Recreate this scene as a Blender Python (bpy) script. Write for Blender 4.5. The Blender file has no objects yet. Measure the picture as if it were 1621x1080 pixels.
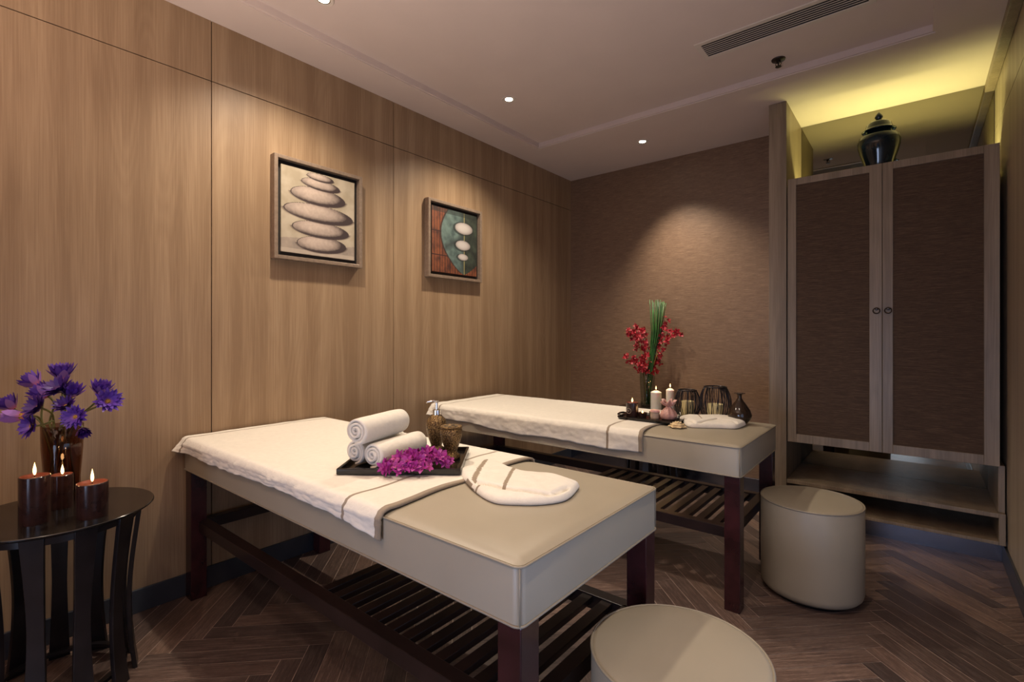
import bpy, bmesh, math, random
from mathutils import Vector, Matrix, Quaternion, noise
random.seed(7)
R = math.radians
S = bpy.context.scene
COL = S.collection
PI = math.pi

# ------------------------------------------------------------------ camera
cd = bpy.data.cameras.new('camera'); cam = bpy.data.objects.new('camera', cd); COL.objects.link(cam)
cd.sensor_fit = 'HORIZONTAL'; cd.sensor_width = 36; cd.lens = 784 / 1621 * 36
cd.shift_y = -10 / 1621; cd.clip_start = 0.02
cam.location = (2.61, 0, 1.2); cam.rotation_euler = (R(90), 0, R(39.2))
S.camera = cam
S.view_settings.view_transform = 'Standard'; S.view_settings.look = 'None'
S.view_settings.gamma = 1; S.view_settings.use_curve_mapping = False
S.view_settings.exposure = -0.25

# ------------------------------------------------------------------ world and lights
w = bpy.data.worlds.new('dusk'); S.world = w; w.use_nodes = True
w.node_tree.nodes['Background'].inputs[0].default_value = (0.35, 0.45, 0.8, 1)
w.node_tree.nodes['Background'].inputs[1].default_value = 0.3
WARM = (1.0, 0.85, 0.67); COOL = (0.58, 0.70, 1.0)

def area(name, loc, rot, sx, sy, power, color, spread=180):
    l = bpy.data.lights.new(name, 'AREA'); l.shape = 'RECTANGLE'; l.size = sx; l.size_y = sy
    l.energy = power; l.color = color; l.spread = R(spread)
    o = bpy.data.objects.new(name, l); COL.objects.link(o); o.location = loc; o.rotation_euler = rot
    return o
def spot(name, loc, power, color, size=95, blend=0.9, tilt=(0, 0, 0), rad=0.03):
    l = bpy.data.lights.new(name, 'SPOT'); l.energy = power; l.color = color
    l.spot_size = R(size); l.spot_blend = blend; l.shadow_soft_size = rad
    o = bpy.data.objects.new(name, l); COL.objects.link(o); o.location = loc; o.rotation_euler = tilt
    return o
def point(name, loc, power, color, rad=0.012):
    l = bpy.data.lights.new(name, 'POINT'); l.energy = power; l.color = color; l.shadow_soft_size = rad
    o = bpy.data.objects.new(name, l); COL.objects.link(o); o.location = loc
    return o
# cool daylight through the glazed opening in the right wall, cool light from the doorway behind, plus an added warm fill
area('daylight', (3.06, 1.05, 0.70), (0, R(90), 0), 1.1, 1.7, 10, COOL)
area('corridor_light', (2.15, -1.78, 0.55), (R(90), 0, 0), 1.2, 1.0, 17, COOL, 105)
area('ceiling_fill', (1.6, -0.7, 0.9), (R(180), 0, 0), 1.0, 0.6, 92, (1.0, 0.81, 0.68), 130)  # added fill aimed up to brighten the ceiling; no fixture stands here
DOWN = [((0.545, 2.50), 135), ((0.965, 3.62), 165), ((0.50, 1.217), 125), ((2.15, 1.12), 88), ((1.3, -0.3), 25)]
# cove strip above the wardrobe
area('cove_light', (2.47, 3.97, 2.16), (R(180), 0, 0), 0.94, 0.03, 8.5, (0.97, 0.90, 0.32))

# ------------------------------------------------------------------ materials
def srgb(r, g, b):
    f = lambda c: (c / 255 / 12.92) if c / 255 <= 0.04045 else ((c / 255 + 0.055) / 1.055) ** 2.4
    return (f(r), f(g), f(b), 1)
class NT:
    def __init__(s, name):
        s.m = bpy.data.materials.new(name); s.m.use_nodes = True
        s.t = s.m.node_tree; s.b = s.t.nodes['Principled BSDF']
    def n(s, typ, **kw):
        o = s.t.nodes.new(typ)
        for k, v in kw.items(): setattr(o, k, v)
        return o
    def l(s, a, b): s.t.links.new(a, b)
    def coords(s, scale, kind='Object', rot=(0, 0, 0)):
        tc = s.n('ShaderNodeTexCoord'); mp = s.n('ShaderNodeMapping')
        mp.inputs['Scale'].default_value = scale; mp.inputs['Rotation'].default_value = rot
        s.l(tc.outputs[kind], mp.inputs['Vector']); return mp.outputs[0]
    def noise(s, vec, scale, detail=4, rough=0.55, dist=0):
        o = s.n('ShaderNodeTexNoise'); s.l(vec, o.inputs['Vector'])
        o.inputs['Scale'].default_value = scale; o.inputs['Detail'].default_value = detail
        o.inputs['Roughness'].default_value = rough; o.inputs['Distortion'].default_value = dist
        return o.outputs['Fac']
    def ramp(s, fac, stops):
        o = s.n('ShaderNodeValToRGB'); e = o.color_ramp.elements
        e[0].position, e[0].color = stops[0][0], stops[0][1]
        e[1].position, e[1].color = stops[-1][0], stops[-1][1]
        for p, c in stops[1:-1]:
            k = e.new(p); k.color = c
        s.l(fac, o.inputs[0]); return o.outputs[0]
    def mix(s, a, b, fac, mode='MIX'):
        o = s.n('ShaderNodeMix', data_type='RGBA', blend_type=mode)
        for sock, v in ((o.inputs[0], fac), (o.inputs[6], a), (o.inputs[7], b)):
            if hasattr(v, 'default_value'): s.l(v, sock)
            else: sock.default_value = v
        return o.outputs[2]
    def math(s, op, a, b=0.0, c=0.0):
        o = s.n('ShaderNodeMath', operation=op)
        for i, v in enumerate((a, b, c)):
            if hasattr(v, 'default_value'): s.l(v, o.inputs[i])
            else: o.inputs[i].default_value = v
        return o.outputs[0]
    def color(s, c):
        if hasattr(c, 'default_value'): s.l(c, s.b.inputs['Base Color'])
        else: s.b.inputs['Base Color'].default_value = c
    def set(s, **kw):
        for k, v in kw.items():
            s.b.inputs[k.replace('_', ' ')].default_value = v
    def bump(s, h, strength=0.3, dist=0.002):
        o = s.n('ShaderNodeBump'); o.inputs['Strength'].default_value = strength; o.inputs['Distance'].default_value = dist
        s.l(h, o.inputs['Height']); s.l(o.outputs[0], s.b.inputs['Normal'])

def simple(name, c, rough=0.5, metal=0.0, var=0.06, scale=30, bump=0.0, **kw):
    t = NT(name); v = t.coords((1, 1, 1)); n = t.noise(v, scale)
    dark = tuple(x * (1 - var * 2) for x in c[:3]) + (1,)
    lite = tuple(min(1, x * (1 + var * 2)) for x in c[:3]) + (1,)
    t.color(t.ramp(n, [(0.3, dark), (0.7, lite)]))
    t.set(Roughness=rough, Metallic=metal)
    for k, x in kw.items(): t.set(**{k: x})
    if bump: t.bump(n, bump, 0.001)
    return t.m
def veneer(name, dark, mid, lite, band=5.0, rough=0.42, axis='y', spec=0.4):
    # vertical veneer: fine pores, broad flitch bands and soft cathedral figure
    t = NT(name)
    sc = lambda a, b: (a, a, b)
    fine = t.noise(t.coords(sc(1, 0.018)), 170, 3, 0.6)
    mid_ = t.noise(t.coords(sc(1, 0.05)), 26, 3, 0.5)
    cv = t.coords(sc(1, 0.10)); cat = t.noise(cv, 5, 2, 0.4, 0.6)
    ring = t.math('FRACT', t.math('MULTIPLY', cat, 16))
    ring = t.math('ABSOLUTE', t.math('SUBTRACT', ring, 0.5))
    bands = t.noise(t.coords(sc(1, 0.0)), band, 1, 0.4)
    # repeated book-matched strips
    sep = t.n('ShaderNodeSeparateXYZ'); tc = t.n('ShaderNodeTexCoord'); t.l(tc.outputs['Object'], sep.inputs[0])
    ax = sep.outputs[1] if axis == 'y' else sep.outputs[0]
    strip = t.math('PINGPONG', ax, 0.065); strip = t.math('MULTIPLY', strip, 7.0)
    h = t.math('ADD', t.math('MULTIPLY', fine, 0.38), t.math('MULTIPLY', mid_, 0.26))
    h = t.math('ADD', h, t.math('MULTIPLY', ring, 0.10))
    h = t.math('ADD', h, t.math('MULTIPLY', bands, 0.30))
    h = t.math('ADD', t.math('ADD', h, -0.05), t.math('MULTIPLY', strip, 0.24))
    t.color(t.ramp(h, [(0.42, dark), (0.58, mid), (0.74, lite)]))
    t.set(Roughness=rough); t.b.inputs['Specular IOR Level'].default_value = spec
    t.bump(fine, 0.12, 0.0006)
    return t.m
M = {}
M['wall_wood'] = veneer('oak_veneer', srgb(138, 113, 87), srgb(156, 131, 103), srgb(170, 146, 117))
M['ward_wood'] = veneer('grey_oak', srgb(118, 103, 85), srgb(140, 124, 104), srgb(158, 142, 121), band=9, axis='x')
M['cool_lit_wood'] = veneer('cool_lit_oak', srgb(148, 133, 114), srgb(166, 151, 132), srgb(182, 167, 148))  # left wall's oak paled and greyed, cool light put into its colour
M['groove'] = simple('groove_dark', srgb(52, 36, 26), 0.8)
def grasscloth(name, dark, mid, lite, ro=0.42, spc=0.5):
    t = NT(name)
    a = t.noise(t.coords((1, 1, 30)), 9, 5, 0.65, 0.2)
    b = t.noise(t.coords((6, 6, 110)), 6, 3, 0.7)
    h = t.math('ADD', t.math('MULTIPLY', a, 0.6), t.math('MULTIPLY', b, 0.4))
    t.color(t.ramp(h, [(0.36, dark), (0.5, mid), (0.66, lite)]))
    t.set(Roughness=ro); t.b.inputs['Specular IOR Level'].default_value = spc
    t.bump(h, 0.5, 0.002); return t.m
M['grass'] = grasscloth('grasscloth', srgb(92, 72, 57), srgb(114, 91, 73), srgb(150, 124, 101))
M['grass_door'] = grasscloth('grasscloth_door', srgb(64, 49, 37), srgb(78, 61, 47), srgb(104, 84, 66), 0.7, 0.2)
M['ceiling'] = simple('ceiling_paint', srgb(208, 193, 186), 0.85, var=0.01, scale=4)
M['steel'] = simple('brushed_steel', srgb(120, 124, 138), 0.22, 1.0, var=0.04, scale=6)
M['base'] = simple('baseboard_steel', srgb(64, 67, 74), 0.33, 0.4, var=0.08, scale=5)
M['mirror'] = simple('smoked_mirror', (0.27, 0.255, 0.20, 1), 0.02, 1.0, var=0.0)
def leather():
    t = NT('taupe_leather'); v = t.coords((1, 1, 1)); n = t.noise(v, 3, 2)
    t.color(t.ramp(n, [(0.3, srgb(148, 139, 122)), (0.7, srgb(156, 147, 130))]))
    vo = t.n('ShaderNodeTexVoronoi'); t.l(v, vo.inputs['Vector']); vo.inputs['Scale'].default_value = 900
    t.set(Roughness=0.42); t.b.inputs['Specular IOR Level'].default_value = 0.45
    t.bump(vo.outputs[0], 0.06, 0.0004); return t.m
M['leather'] = leather()
M['piping'] = simple('leather_piping', srgb(140, 130, 113), 0.45, var=0.02)
M['mahogany'] = simple('mahogany', srgb(52, 24, 27), 0.22, var=0.25, scale=8)
M['mahogany_dark'] = simple('dark_stained_slats', srgb(32, 21, 20), 0.3, var=0.2, scale=8)
M['black_lacquer'] = simple('black_lacquer', srgb(24, 21, 20), 0.16, var=0.1)
M['black_wood'] = simple('ebonised_wood', srgb(27, 24, 26), 0.28, var=0.2, scale=12)
def floor_mat():
    t = NT('herringbone_oak')
    at = t.n('ShaderNodeVertexColor', layer_name='tone'); sep = t.n('ShaderNodeSeparateColor'); t.l(at.outputs[0], sep.inputs[0])
    uv = t.n('ShaderNodeUVMap'); mp = t.n('ShaderNodeMapping'); t.l(uv.outputs[0], mp.inputs[0]); mp.inputs['Scale'].default_value = (7, 120, 1)
    g = t.noise(mp.outputs[0], 1.0, 6, 0.7, 0.4)
    mp2 = t.n('ShaderNodeMapping'); t.l(uv.outputs[0], mp2.inputs[0]); mp2.inputs['Scale'].default_value = (45, 420, 1)
    g2 = t.noise(mp2.outputs[0], 1.0, 3, 0.7)
    h = t.math('ADD', t.math('MULTIPLY', g, 0.6), t.math('MULTIPLY', g2, 0.4))
    c = t.ramp(h, [(0.30, srgb(56, 45, 41)), (0.5, srgb(98, 82, 74)), (0.72, srgb(158, 139, 127))])
    k = t.ramp(sep.outputs[0], [(0.0, (0.45, 0.45, 0.50, 1)), (1.0, (1.15, 1.05, 1.0, 1))])
    t.color(t.mix(c, k, 1.0, 'MULTIPLY'))
    t.l(t.math('ADD', 0.2, t.math('MULTIPLY', h, 0.35)), t.b.inputs['Roughness'])
    t.bump(h, 0.25, 0.001); return t.m
M['floor'] = floor_mat()
M['floor_gap'] = simple('floor_gap', srgb(190, 172, 160), 0.5)
def terry(name, c, stripes, band=None):
    # towel: UV x = metres along the towel
    t = NT(name); v = t.coords((1, 1, 1)); n = t.noise(v, 420, 2, 0.7); n2 = t.noise(v, 45, 4)
    base = t.ramp(n2, [(0.3, tuple(x * 0.93 for x in c[:3]) + (1,)), (0.7, c)])
    if stripes:
        uv = t.n('ShaderNodeUVMap'); sp = t.n('ShaderNodeSeparateXYZ'); t.l(uv.outputs[0], sp.inputs[0])
        for x0, wd, col in stripes:
            d = t.math('ABSOLUTE', t.math('SUBTRACT', sp.outputs[0], x0))
            m = t.math('LESS_THAN', d, wd / 2); base = t.mix(base, col, m)
    t.color(base); t.set(Roughness=0.95); t.b.inputs['Specular IOR Level'].default_value = 0.1
    t.b.inputs['Sheen Weight'].default_value = 0.3
    hh = t.math('ADD', t.math('MULTIPLY', n, 0.5), t.math('MULTIPLY', n2, 1.2))
    t.bump(hh, 0.55, 0.003); return t.m
WHITE = srgb(226, 220, 208); BAND = srgb(142, 128, 110)
M['terry'] = terry('white_terry', WHITE, None)
M['terry_band'] = simple('towel_band', BAND, 0.9, var=0.05, scale=200)
def glass(name, c, rough=0.03, ior=1.45):
    # thin-walled glass: tinted see-through with a fresnel reflection
    t = NT(name); tr_ = t.n('ShaderNodeBsdfTransparent'); tr_.inputs[0].default_value = c
    gl = t.n('ShaderNodeBsdfGlossy'); gl.inputs['Roughness'].default_value = rough
    fr_ = t.n('ShaderNodeLayerWeight'); mx = t.n('ShaderNodeMixShader')
    t.l(t.math('ADD', t.math('MULTIPLY', t.math('POWER', fr_.outputs['Facing'], 4.0), 0.7), 0.04), mx.inputs[0]); t.l(tr_.outputs[0], mx.inputs[1]); t.l(gl.outputs[0], mx.inputs[2])
    t.l(mx.outputs[0], t.t.nodes['Material Output'].inputs[0]); return t.m
M['amber_glass'] = glass('smoky_amber_glass', srgb(205, 178, 158))
M['clear_glass'] = glass('clear_glass', srgb(236, 240, 238))
M['brown_glass'] = simple('brown_glass', srgb(44, 32, 24), 0.12, var=0.1)
M['wax_dark'] = simple('dark_wax', srgb(46, 28, 26), 0.18, var=0.15)
M['wax_top'] = simple('melted_wax', srgb(92, 46, 34), 0.3, var=0.15)
M['wax_white'] = simple('white_wax', srgb(226, 222, 214), 0.4, var=0.02, Subsurface_Weight=0.3)
M['wax_cream'] = simple('cream_wax', srgb(206, 192, 142), 0.5, var=0.04)
M['wick'] = simple('wick', srgb(30, 24, 20), 0.8)
def emit(name, c, s):
    t = NT(name); t.color((0, 0, 0, 1)); t.b.inputs['Emission Color'].default_value = c; t.b.inputs['Emission Strength'].default_value = s
    return t.m
M['flame'] = emit('flame', (1.0, 0.60, 0.22, 1), 7)
M['lamp'] = emit('lamp_disc', (1.0, 0.88, 0.68, 1), 30)
M['led'] = emit('led_strip', (1.0, 0.86, 0.2, 1), 3)
M['wire'] = simple('black_wire', srgb(40, 37, 42), 0.35, 0.6)
M['chrome'] = simple('chrome', srgb(205, 200, 195), 0.12, 1.0, var=0.02)
M['trim_white'] = simple('white_trim', srgb(205, 195, 186), 0.5, var=0.01)
M['dark_metal'] = simple('dark_metal', srgb(64, 56, 52), 0.35, 0.8)
M['frame_wood'] = simple('champagne_frame', srgb(140, 122, 106), 0.38, 0.25, var=0.08, scale=60)
M['black_mat'] = simple('black_liner', srgb(22, 18, 17), 0.6)
def bronze():
    t = NT('embossed_bronze'); v = t.coords((1, 1, 1))
    vo = t.n('ShaderNodeTexVoronoi'); t.l(v, vo.inputs['Vector']); vo.inputs['Scale'].default_value = 240
    n = t.noise(v, 55, 5, 0.6, 3.0); h = t.math('ADD', t.math('MULTIPLY', vo.outputs[0], 0.5), t.math('MULTIPLY', n, 1.0))
    t.color(t.ramp(h, [(0.45, srgb(40, 28, 18)), (0.68, srgb(84, 62, 38)), (0.9, srgb(150, 122, 80))]))
    t.set(Roughness=0.36, Metallic=0.75); t.bump(h, 0.8, 0.004); return t.m
M['bronze'] = bronze()
M['jar_glaze'] = simple('teal_black_glaze', srgb(16, 34, 42), 0.1, var=0.3, scale=9)
M['leaf'] = simple('green_blade', srgb(42, 88, 34), 0.45, var=0.3, scale=20)
M['stem'] = simple('flower_stem', srgb(92, 94, 52), 0.5, var=0.2)
M['stem_yellow'] = simple('yellow_stem', srgb(150, 138, 48), 0.4, var=0.2)
M['stem_dark'] = simple('dark_stem', srgb(70, 38, 34), 0.5, var=0.2)
def petal_mat(name, a, b, rough=0.5):
    t = NT(name); uv = t.n('ShaderNodeUVMap'); sp = t.n('ShaderNodeSeparateXYZ'); t.l(uv.outputs[0], sp.inputs[0])
    t.color(t.ramp(sp.outputs[1], [(0.0, a), (0.35, b), (1.0, b)])); t.set(Roughness=rough)
    t.b.inputs['Subsurface Weight'].default_value = 0.0; return t.m
M['lily'] = petal_mat('purple_petal', srgb(150, 104, 160), srgb(86, 50, 156))
M['lily_dark'] = petal_mat('deep_purple_petal', srgb(96, 50, 110), srgb(66, 32, 120))
M['lily_pink'] = petal_mat('pink_outer_petal', srgb(186, 96, 124), srgb(140, 96, 176))
M['lily_eye'] = simple('yellow_stamen', srgb(170, 128, 48), 0.7, var=0.3, scale=300, bump=0.6)
M['orchid_magenta'] = petal_mat('magenta_petal', srgb(200, 110, 140), srgb(150, 30, 128))
M['orchid_pale'] = petal_mat('pale_orchid_petal', srgb(206, 128, 110), srgb(176, 62, 140))
M['orchid_red'] = petal_mat('red_petal', srgb(214, 110, 110), srgb(160, 26, 44))
M['pink_satin'] = simple('pink_satin', srgb(214, 168, 160), 0.35, var=0.08, scale=60, bump=0.3)
M['pink_pouch'] = simple('pink_organza', srgb(186, 142, 132), 0.4, var=0.12, scale=90, bump=0.3)
M['cream'] = simple('cream_soap', srgb(214, 190, 148), 0.6, var=0.12, scale=60, bump=0.4)
M['beige'] = simple('beige_label', srgb(196, 172, 152), 0.5)

# ------------------------------------------------------------------ mesh helpers
def BM(): return bmesh.new()
def box(bm, x0, x1, y0, y1, z0, z1, mi=0):
    v = [bm.verts.new(p) for p in ((x0,y0,z0),(x1,y0,z0),(x1,y1,z0),(x0,y1,z0),(x0,y0,z1),(x1,y0,z1),(x1,y1,z1),(x0,y1,z1))]
    for f in ((0,3,2,1),(4,5,6,7),(0,1,5,4),(1,2,6,5),(2,3,7,6),(3,0,4,7)):
        bm.faces.new([v[i] for i in f]).material_index = mi
    return bm
def lathe(bm, prof, seg=40, mi=0, mat=None):
    rings = []
    for r, z in prof:
        if r < 1e-5: rings.append([bm.verts.new((0, 0, z))])
        else: rings.append([bm.verts.new((r*math.cos(2*PI*k/seg), r*math.sin(2*PI*k/seg), z)) for k in range(seg)])
    new = [v for rr in rings for v in rr]
    for a, b in zip(rings, rings[1:]):
        for k in range(seg):
            k2 = (k+1) % seg
            if len(a) == 1 and len(b) == 1: continue
            if len(a) == 1: f = [a[0], b[k2], b[k]]
            elif len(b) == 1: f = [a[k], a[k2], b[0]]
            else: f = [a[k], a[k2], b[k2], b[k]]
            bm.faces.new(f).material_index = mi
    if mat: bmesh.ops.transform(bm, matrix=mat, verts=new)
    return bm
def tube(bm, pts, r, seg=8, closed=False, mi=0):
    pts = [Vector(p) for p in pts]; n = len(pts); rings = []
    rr = r if isinstance(r, (list, tuple)) else [r]*n
    up = None
    for i, p in enumerate(pts):
        if closed: t = pts[(i+1) % n] - pts[i-1]
        else: t = pts[min(i+1, n-1)] - pts[max(i-1, 0)]
        t = t.normalized() if t.length > 1e-9 else Vector((0,0,1))
        if up is None: up = Vector((0,0,1)) if abs(t.z) < 0.9 else Vector((1,0,0))
        a = t.cross(up)
        if a.length < 1e-6: a = t.orthogonal()
        a.normalize(); b = a.cross(t).normalized(); up = b
        rings.append([bm.verts.new(p + a*rr[i]*math.cos(2*PI*k/seg) + b*rr[i]*math.sin(2*PI*k/seg)) for k in range(seg)])
    prs = list(zip(rings, rings[1:])) + ([(rings[-1], rings[0])] if closed else [])
    for a, b in prs:
        for k in range(seg):
            bm.faces.new([a[k], a[(k+1)%seg], b[(k+1)%seg], b[k]]).material_index = mi
    if not closed:
        bm.faces.new(rings[0][::-1]).material_index = mi; bm.faces.new(rings[-1]).material_index = mi
    return bm
def obj(name, bm, m, parent=None, smooth=False, bevel=0, seg=2, label=None, loc=None):
    bmesh.ops.recalc_face_normals(bm, faces=bm.faces)
    me = bpy.data.meshes.new(name); bm.to_mesh(me); bm.free()
    for x in (m if isinstance(m, (list, tuple)) else [m]): me.materials.append(M[x] if isinstance(x, str) else x)
    o = bpy.data.objects.new(name, me); COL.objects.link(o)
    if smooth:
        me.polygons.foreach_set('use_smooth', [True]*len(me.polygons))
        if smooth == 'auto':
            me.set_sharp_from_angle(angle=R(38))
    if bevel:
        b = o.modifiers.new('bevel', 'BEVEL'); b.width = bevel; b.segments = seg; b.limit_method = 'ANGLE'; b.harden_normals = False
    if parent: o.parent = parent
    if loc: o.location = loc
    if label: o['label'] = label
    return o
def tag(o, label, cat, group=None, kind=None):
    o['label'] = label; o['category'] = cat
    if group: o['group'] = group
    if kind: o['kind'] = kind
    return o
def thing(name, label, cat, loc=(0,0,0), rz=0, group=None):
    o = bpy.data.objects.new(name, None); COL.objects.link(o); o.empty_display_size = 0.05
    o.location = loc; o.rotation_euler = (0, 0, rz); return tag(o, label, cat, group)
def struct(name, bm, m, **kw):
    o = obj(name, bm, m, **kw); o['kind'] = 'structure'; return o
def dup(root, loc, rz=0, label=None):
    r = root.copy(); COL.objects.link(r); r.location = loc; r.rotation_euler = (0, 0, rz)
    if label: r['label'] = label
    def kids(src, dst):
        for ch in list(src.children):
            c = ch.copy(); COL.objects.link(c); c.parent = dst; kids(ch, c)
    kids(root, r); return r

# ------------------------------------------------------------------ room shell
YF, YB, XR, ZC = -1.7, 4.11, 2.975, 2.70
# herringbone floor
def make_floor():
    L, W, g = 0.588, 0.0784, 0.0011
    bm = BM(); uvl = bm.loops.layers.uv.new('UVMap'); cl = bm.loops.layers.float_color.new('tone')
    c45 = math.sqrt(0.5); ox, oy = 0.82 - (L - W/2)*c45, 1.072 - 20*W*math.sqrt(2)
    rnd = random.Random(3)
    def plank(x0, x1, y0, y1, alongx):
        P = [(x0+g,y0+g),(x1-g,y0+g),(x1-g,y1-g),(x0+g,y1-g)]
        Q = [(c45*(a-b)+ox, c45*(a+b)+oy) for a, b in P]
        if max(q[0] for q in Q) < 0 or min(q[0] for q in Q) > XR or max(q[1] for q in Q) < YF or min(q[1] for q in Q) > YB: return
        vs = [bm.verts.new((q[0], q[1], 0)) for q in Q]
        f = bm.faces.new(vs); k = rnd.random(); o1, o2 = rnd.random()*50, rnd.random()*50
        for lp, (a, b) in zip(f.loops, P):
            lp[uvl].uv = ((a - x0) + o1, (b - y0) + o2) if alongx else ((b - y0) + o1, (a - x0) + o2)
            lp[cl] = (k, k, k, 1)
    for i in range(-90, 140):
        for j in range(-8, 9):
            sx, sy = i*W + j*L, i*W - j*L
            plank(sx, sx+L, sy, sy+W, True)
            plank(sx+L, sx+L+W, sy+W-L, sy+W, False)
    for co, no in (((0,0,0),(-1,0,0)), ((XR,0,0),(1,0,0)), ((0,YF,0),(0,-1,0)), ((0,YB,0),(0,1,0))):
        bmesh.ops.bisect_plane(bm, geom=bm.verts[:]+bm.edges[:]+bm.faces[:], plane_co=co, plane_no=no, clear_outer=True)
    for v in bm.verts: v.co.z = 0
    box(bm, 0, XR, YF, YB, -0.06, -0.0012, 1)
    return struct('floor', bm, ['floor', 'floor_gap'])
make_floor()
# left wall: veneered panels with open joints on a dark backing
def panel_wall(name, xa, xb, xback, ys, zs, mat, holes=()):
    bm = BM(); g = 0.0022
    box(bm, min(xback, xback + (xa-xb)*0), max(xback, xback), 0, 0, 0, 0) if False else None
    for y0, y1 in zip(ys, ys[1:]):
        for z0, z1 in zip(zs, zs[1:]):
            if any(h[0] <= y0 and y1 <= h[1] and h[2] <= z0 and z1 <= h[3] for h in holes): continue
            box(bm, xa, xb, y0+g, y1-g, z0+g, z1-g, 0)
    return bm
bm = panel_wall('wall_left', -0.012, 0.0, 0, [YF, -0.138, 0.927, 1.992, 3.058, YB+0.002], [0, 2.412, ZC+0.002], 'wall_wood')
box(bm, -0.10, -0.010, YF, YB, 0, ZC+0.1, 1)
struct('wall_left', bm, ['wall_wood', 'groove'])
bm = BM()
W0, W1, WZ0, WZ1 = 0.2, 1.9, 0.12, 1.28
for y0, y1, z0, z1 in ((YF, -0.62, 0, 2.412), (-0.62, W0, 0, 2.412), (W0, W1, 0, WZ0), (W0, W1, WZ1, 2.412), (W1, 2.95, 0, 2.412), (2.95, YB, 0, 2.412),
                       (YF, 0.2, 2.412, ZC), (0.2, 1.9, 2.412, ZC), (1.9, 2.95, 2.412, ZC), (2.95, YB, 2.412, ZC)):
    box(bm, XR, XR+0.012, y0+0.0012, y1-0.0012, z0+0.0022, z1-0.0022, 0)
for y0, y1, z0, z1 in ((YF, W0, 0, ZC+0.1), (W1, YB, 0, ZC+0.1), (W0, W1, 0, WZ0), (W0, W1, WZ1, ZC+0.1)):
    box(bm, XR+0.010, XR+0.10, y0, y1, z0, z1, 1)
struct('wall_right', bm, ['cool_lit_wood', 'groove'])
bm = BM()
fr = 0.05
for y0, y1, z0, z1 in ((W0, W1, WZ0, WZ0+fr), (W0, W1, WZ1-fr, WZ1), (W0, W0+fr, WZ0+fr, WZ1-fr), (W1-fr, W1, WZ0+fr, WZ1-fr)):
    box(bm, XR-0.004, XR+0.07, y0, y1, z0, z1)
struct('window_1', bm, 'ward_wood', bevel=0.003)
bm = box(BM(), -0.1, XR+0.1, YB, YB+0.1, 0, ZC+0.1); struct('wall_back', bm, 'grass')
bm = BM(); box(bm, -0.1, 1.55, YF-0.1, YF, 0, ZC+0.1); box(bm, 2.75, XR+0.1, YF-0.1, YF, 0, ZC+0.1); box(bm, 1.55, 2.75, YF-0.1, YF, 2.05, ZC+0.1)
struct('wall_front', bm, 'wall_wood')
bm = BM(); box(bm, 1.551, 1.61, YF-0.09, YF+0.01, 0, 2.049); box(bm, 2.69, 2.749, YF-0.09, YF+0.01, 0, 2.049); box(bm, 1.61, 2.69, YF-0.09, YF+0.01, 1.99, 2.049)
struct('door_1', bm, 'ward_wood', bevel=0.003)
# ceiling with a shallow stepped tray
bm = BM()
rx0, rx1, ry0, ry1 = 0.25, 2.685, -0.9, 3.235
def ring(z0, z1, o, wd):
    x0, x1, y0, y1 = rx0+o, rx1-o, ry0+o, ry1-o
    box(bm, x0, x0+wd, y0, y1, z0, z1); box(bm, x1-wd, x1, y0, y1, z0, z1)
    box(bm, x0+wd, x1-wd, y0, y0+wd, z0, z1); box(bm, x0+wd, x1-wd, y1-wd, y1, z0, z1)
box(bm, -0.1, rx0, YF, YB+0.05, ZC, 2.80); box(bm, rx1, XR+0.1, YF, YB+0.05, ZC, 2.80)
box(bm, rx0, rx1, YF, ry0, ZC, 2.80); box(bm, rx0, rx1, ry1, YB+0.05, ZC, 2.80)
ring(2.706, 2.80, 0, 0.010)
box(bm, rx0+0.01, rx1-0.01, ry0+0.01, ry1-0.01, 2.742, 2.80)
struct('ceiling', bm, 'ceiling')
ZR = 2.742
bm = box(BM(), XR-0.045, XR, YF, YB, 2.655, ZC); struct('trim_2', bm, 'ward_wood', bevel=0.004)
bm = box(BM(), 0, 0.012, YF, YB, 0, 0.10); struct('baseboard_left', bm, 'base', bevel=0.002)
bm = box(BM(), 0.012, 1.865, YB-0.012, YB, 0, 0.10); struct('baseboard_back', bm, 'steel', bevel=0.002)
bm = box(BM(), XR-0.012, XR, YF, 3.66, 0, 0.10); struct('baseboard_right', bm, 'base', bevel=0.002)
bm = box(BM(), 1.865, 1.967, 3.57, YB-0.001, 0.0005, ZC-0.001); struct('trim_1', bm, 'ward_wood', bevel=0.0015)

# ------------------------------------------------------------------ wardrobe
wd = thing('wardrobe', 'tall built-in wardrobe with two woven-panel doors and open shoe shelves under them', 'wardrobe', (1.968, 3.57, 0))
LX, DY = 1.004, 0.537     # local width, depth
bm = BM(); box(bm, 0.001, LX-0.026, 0.022, DY-0.02, 0.52, 0.54); box(bm, 0.001, LX-0.026, 0.022, DY-0.004, 2.105, 2.125)
box(bm, 0.001, 0.02, 0.022, DY-0.02, 0.54, 2.105); box(bm, LX-0.046, LX-0.026, 0.022, DY-0.02, 0.54, 2.105); box(bm, 0.02, LX-0.046, DY-0.04, DY-0.02, 0.54, 2.105)
obj('carcass', bm, 'ward_wood', wd)
obj('mirror_panel', box(BM(), 0.001, LX, DY-0.004, DY, 2.125, 2.699), 'mirror', wd, label='smoked mirror behind the top niche')
obj('mirror_panel', box(BM(), 0.001, LX, DY-0.018, DY-0.014, 0.275, 0.52), 'mirror', wd, label='smoked mirror behind the low shelf')
obj('shelf', box(BM(), 0.001, LX-0.03, 0.0, DY-0.018, 0.252, 0.276), 'ward_wood', wd, bevel=0.002)
obj('bottom_board', box(BM(), 0.001, LX-0.03, 0.0, DY-0.018, 0.112, 0.130), 'ward_wood', wd, bevel=0.002)
obj('back_panel', box(BM(), 0.001, LX-0.03, DY-0.018, DY-0.008, 0.0, 0.252), 'ward_wood', wd)
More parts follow.
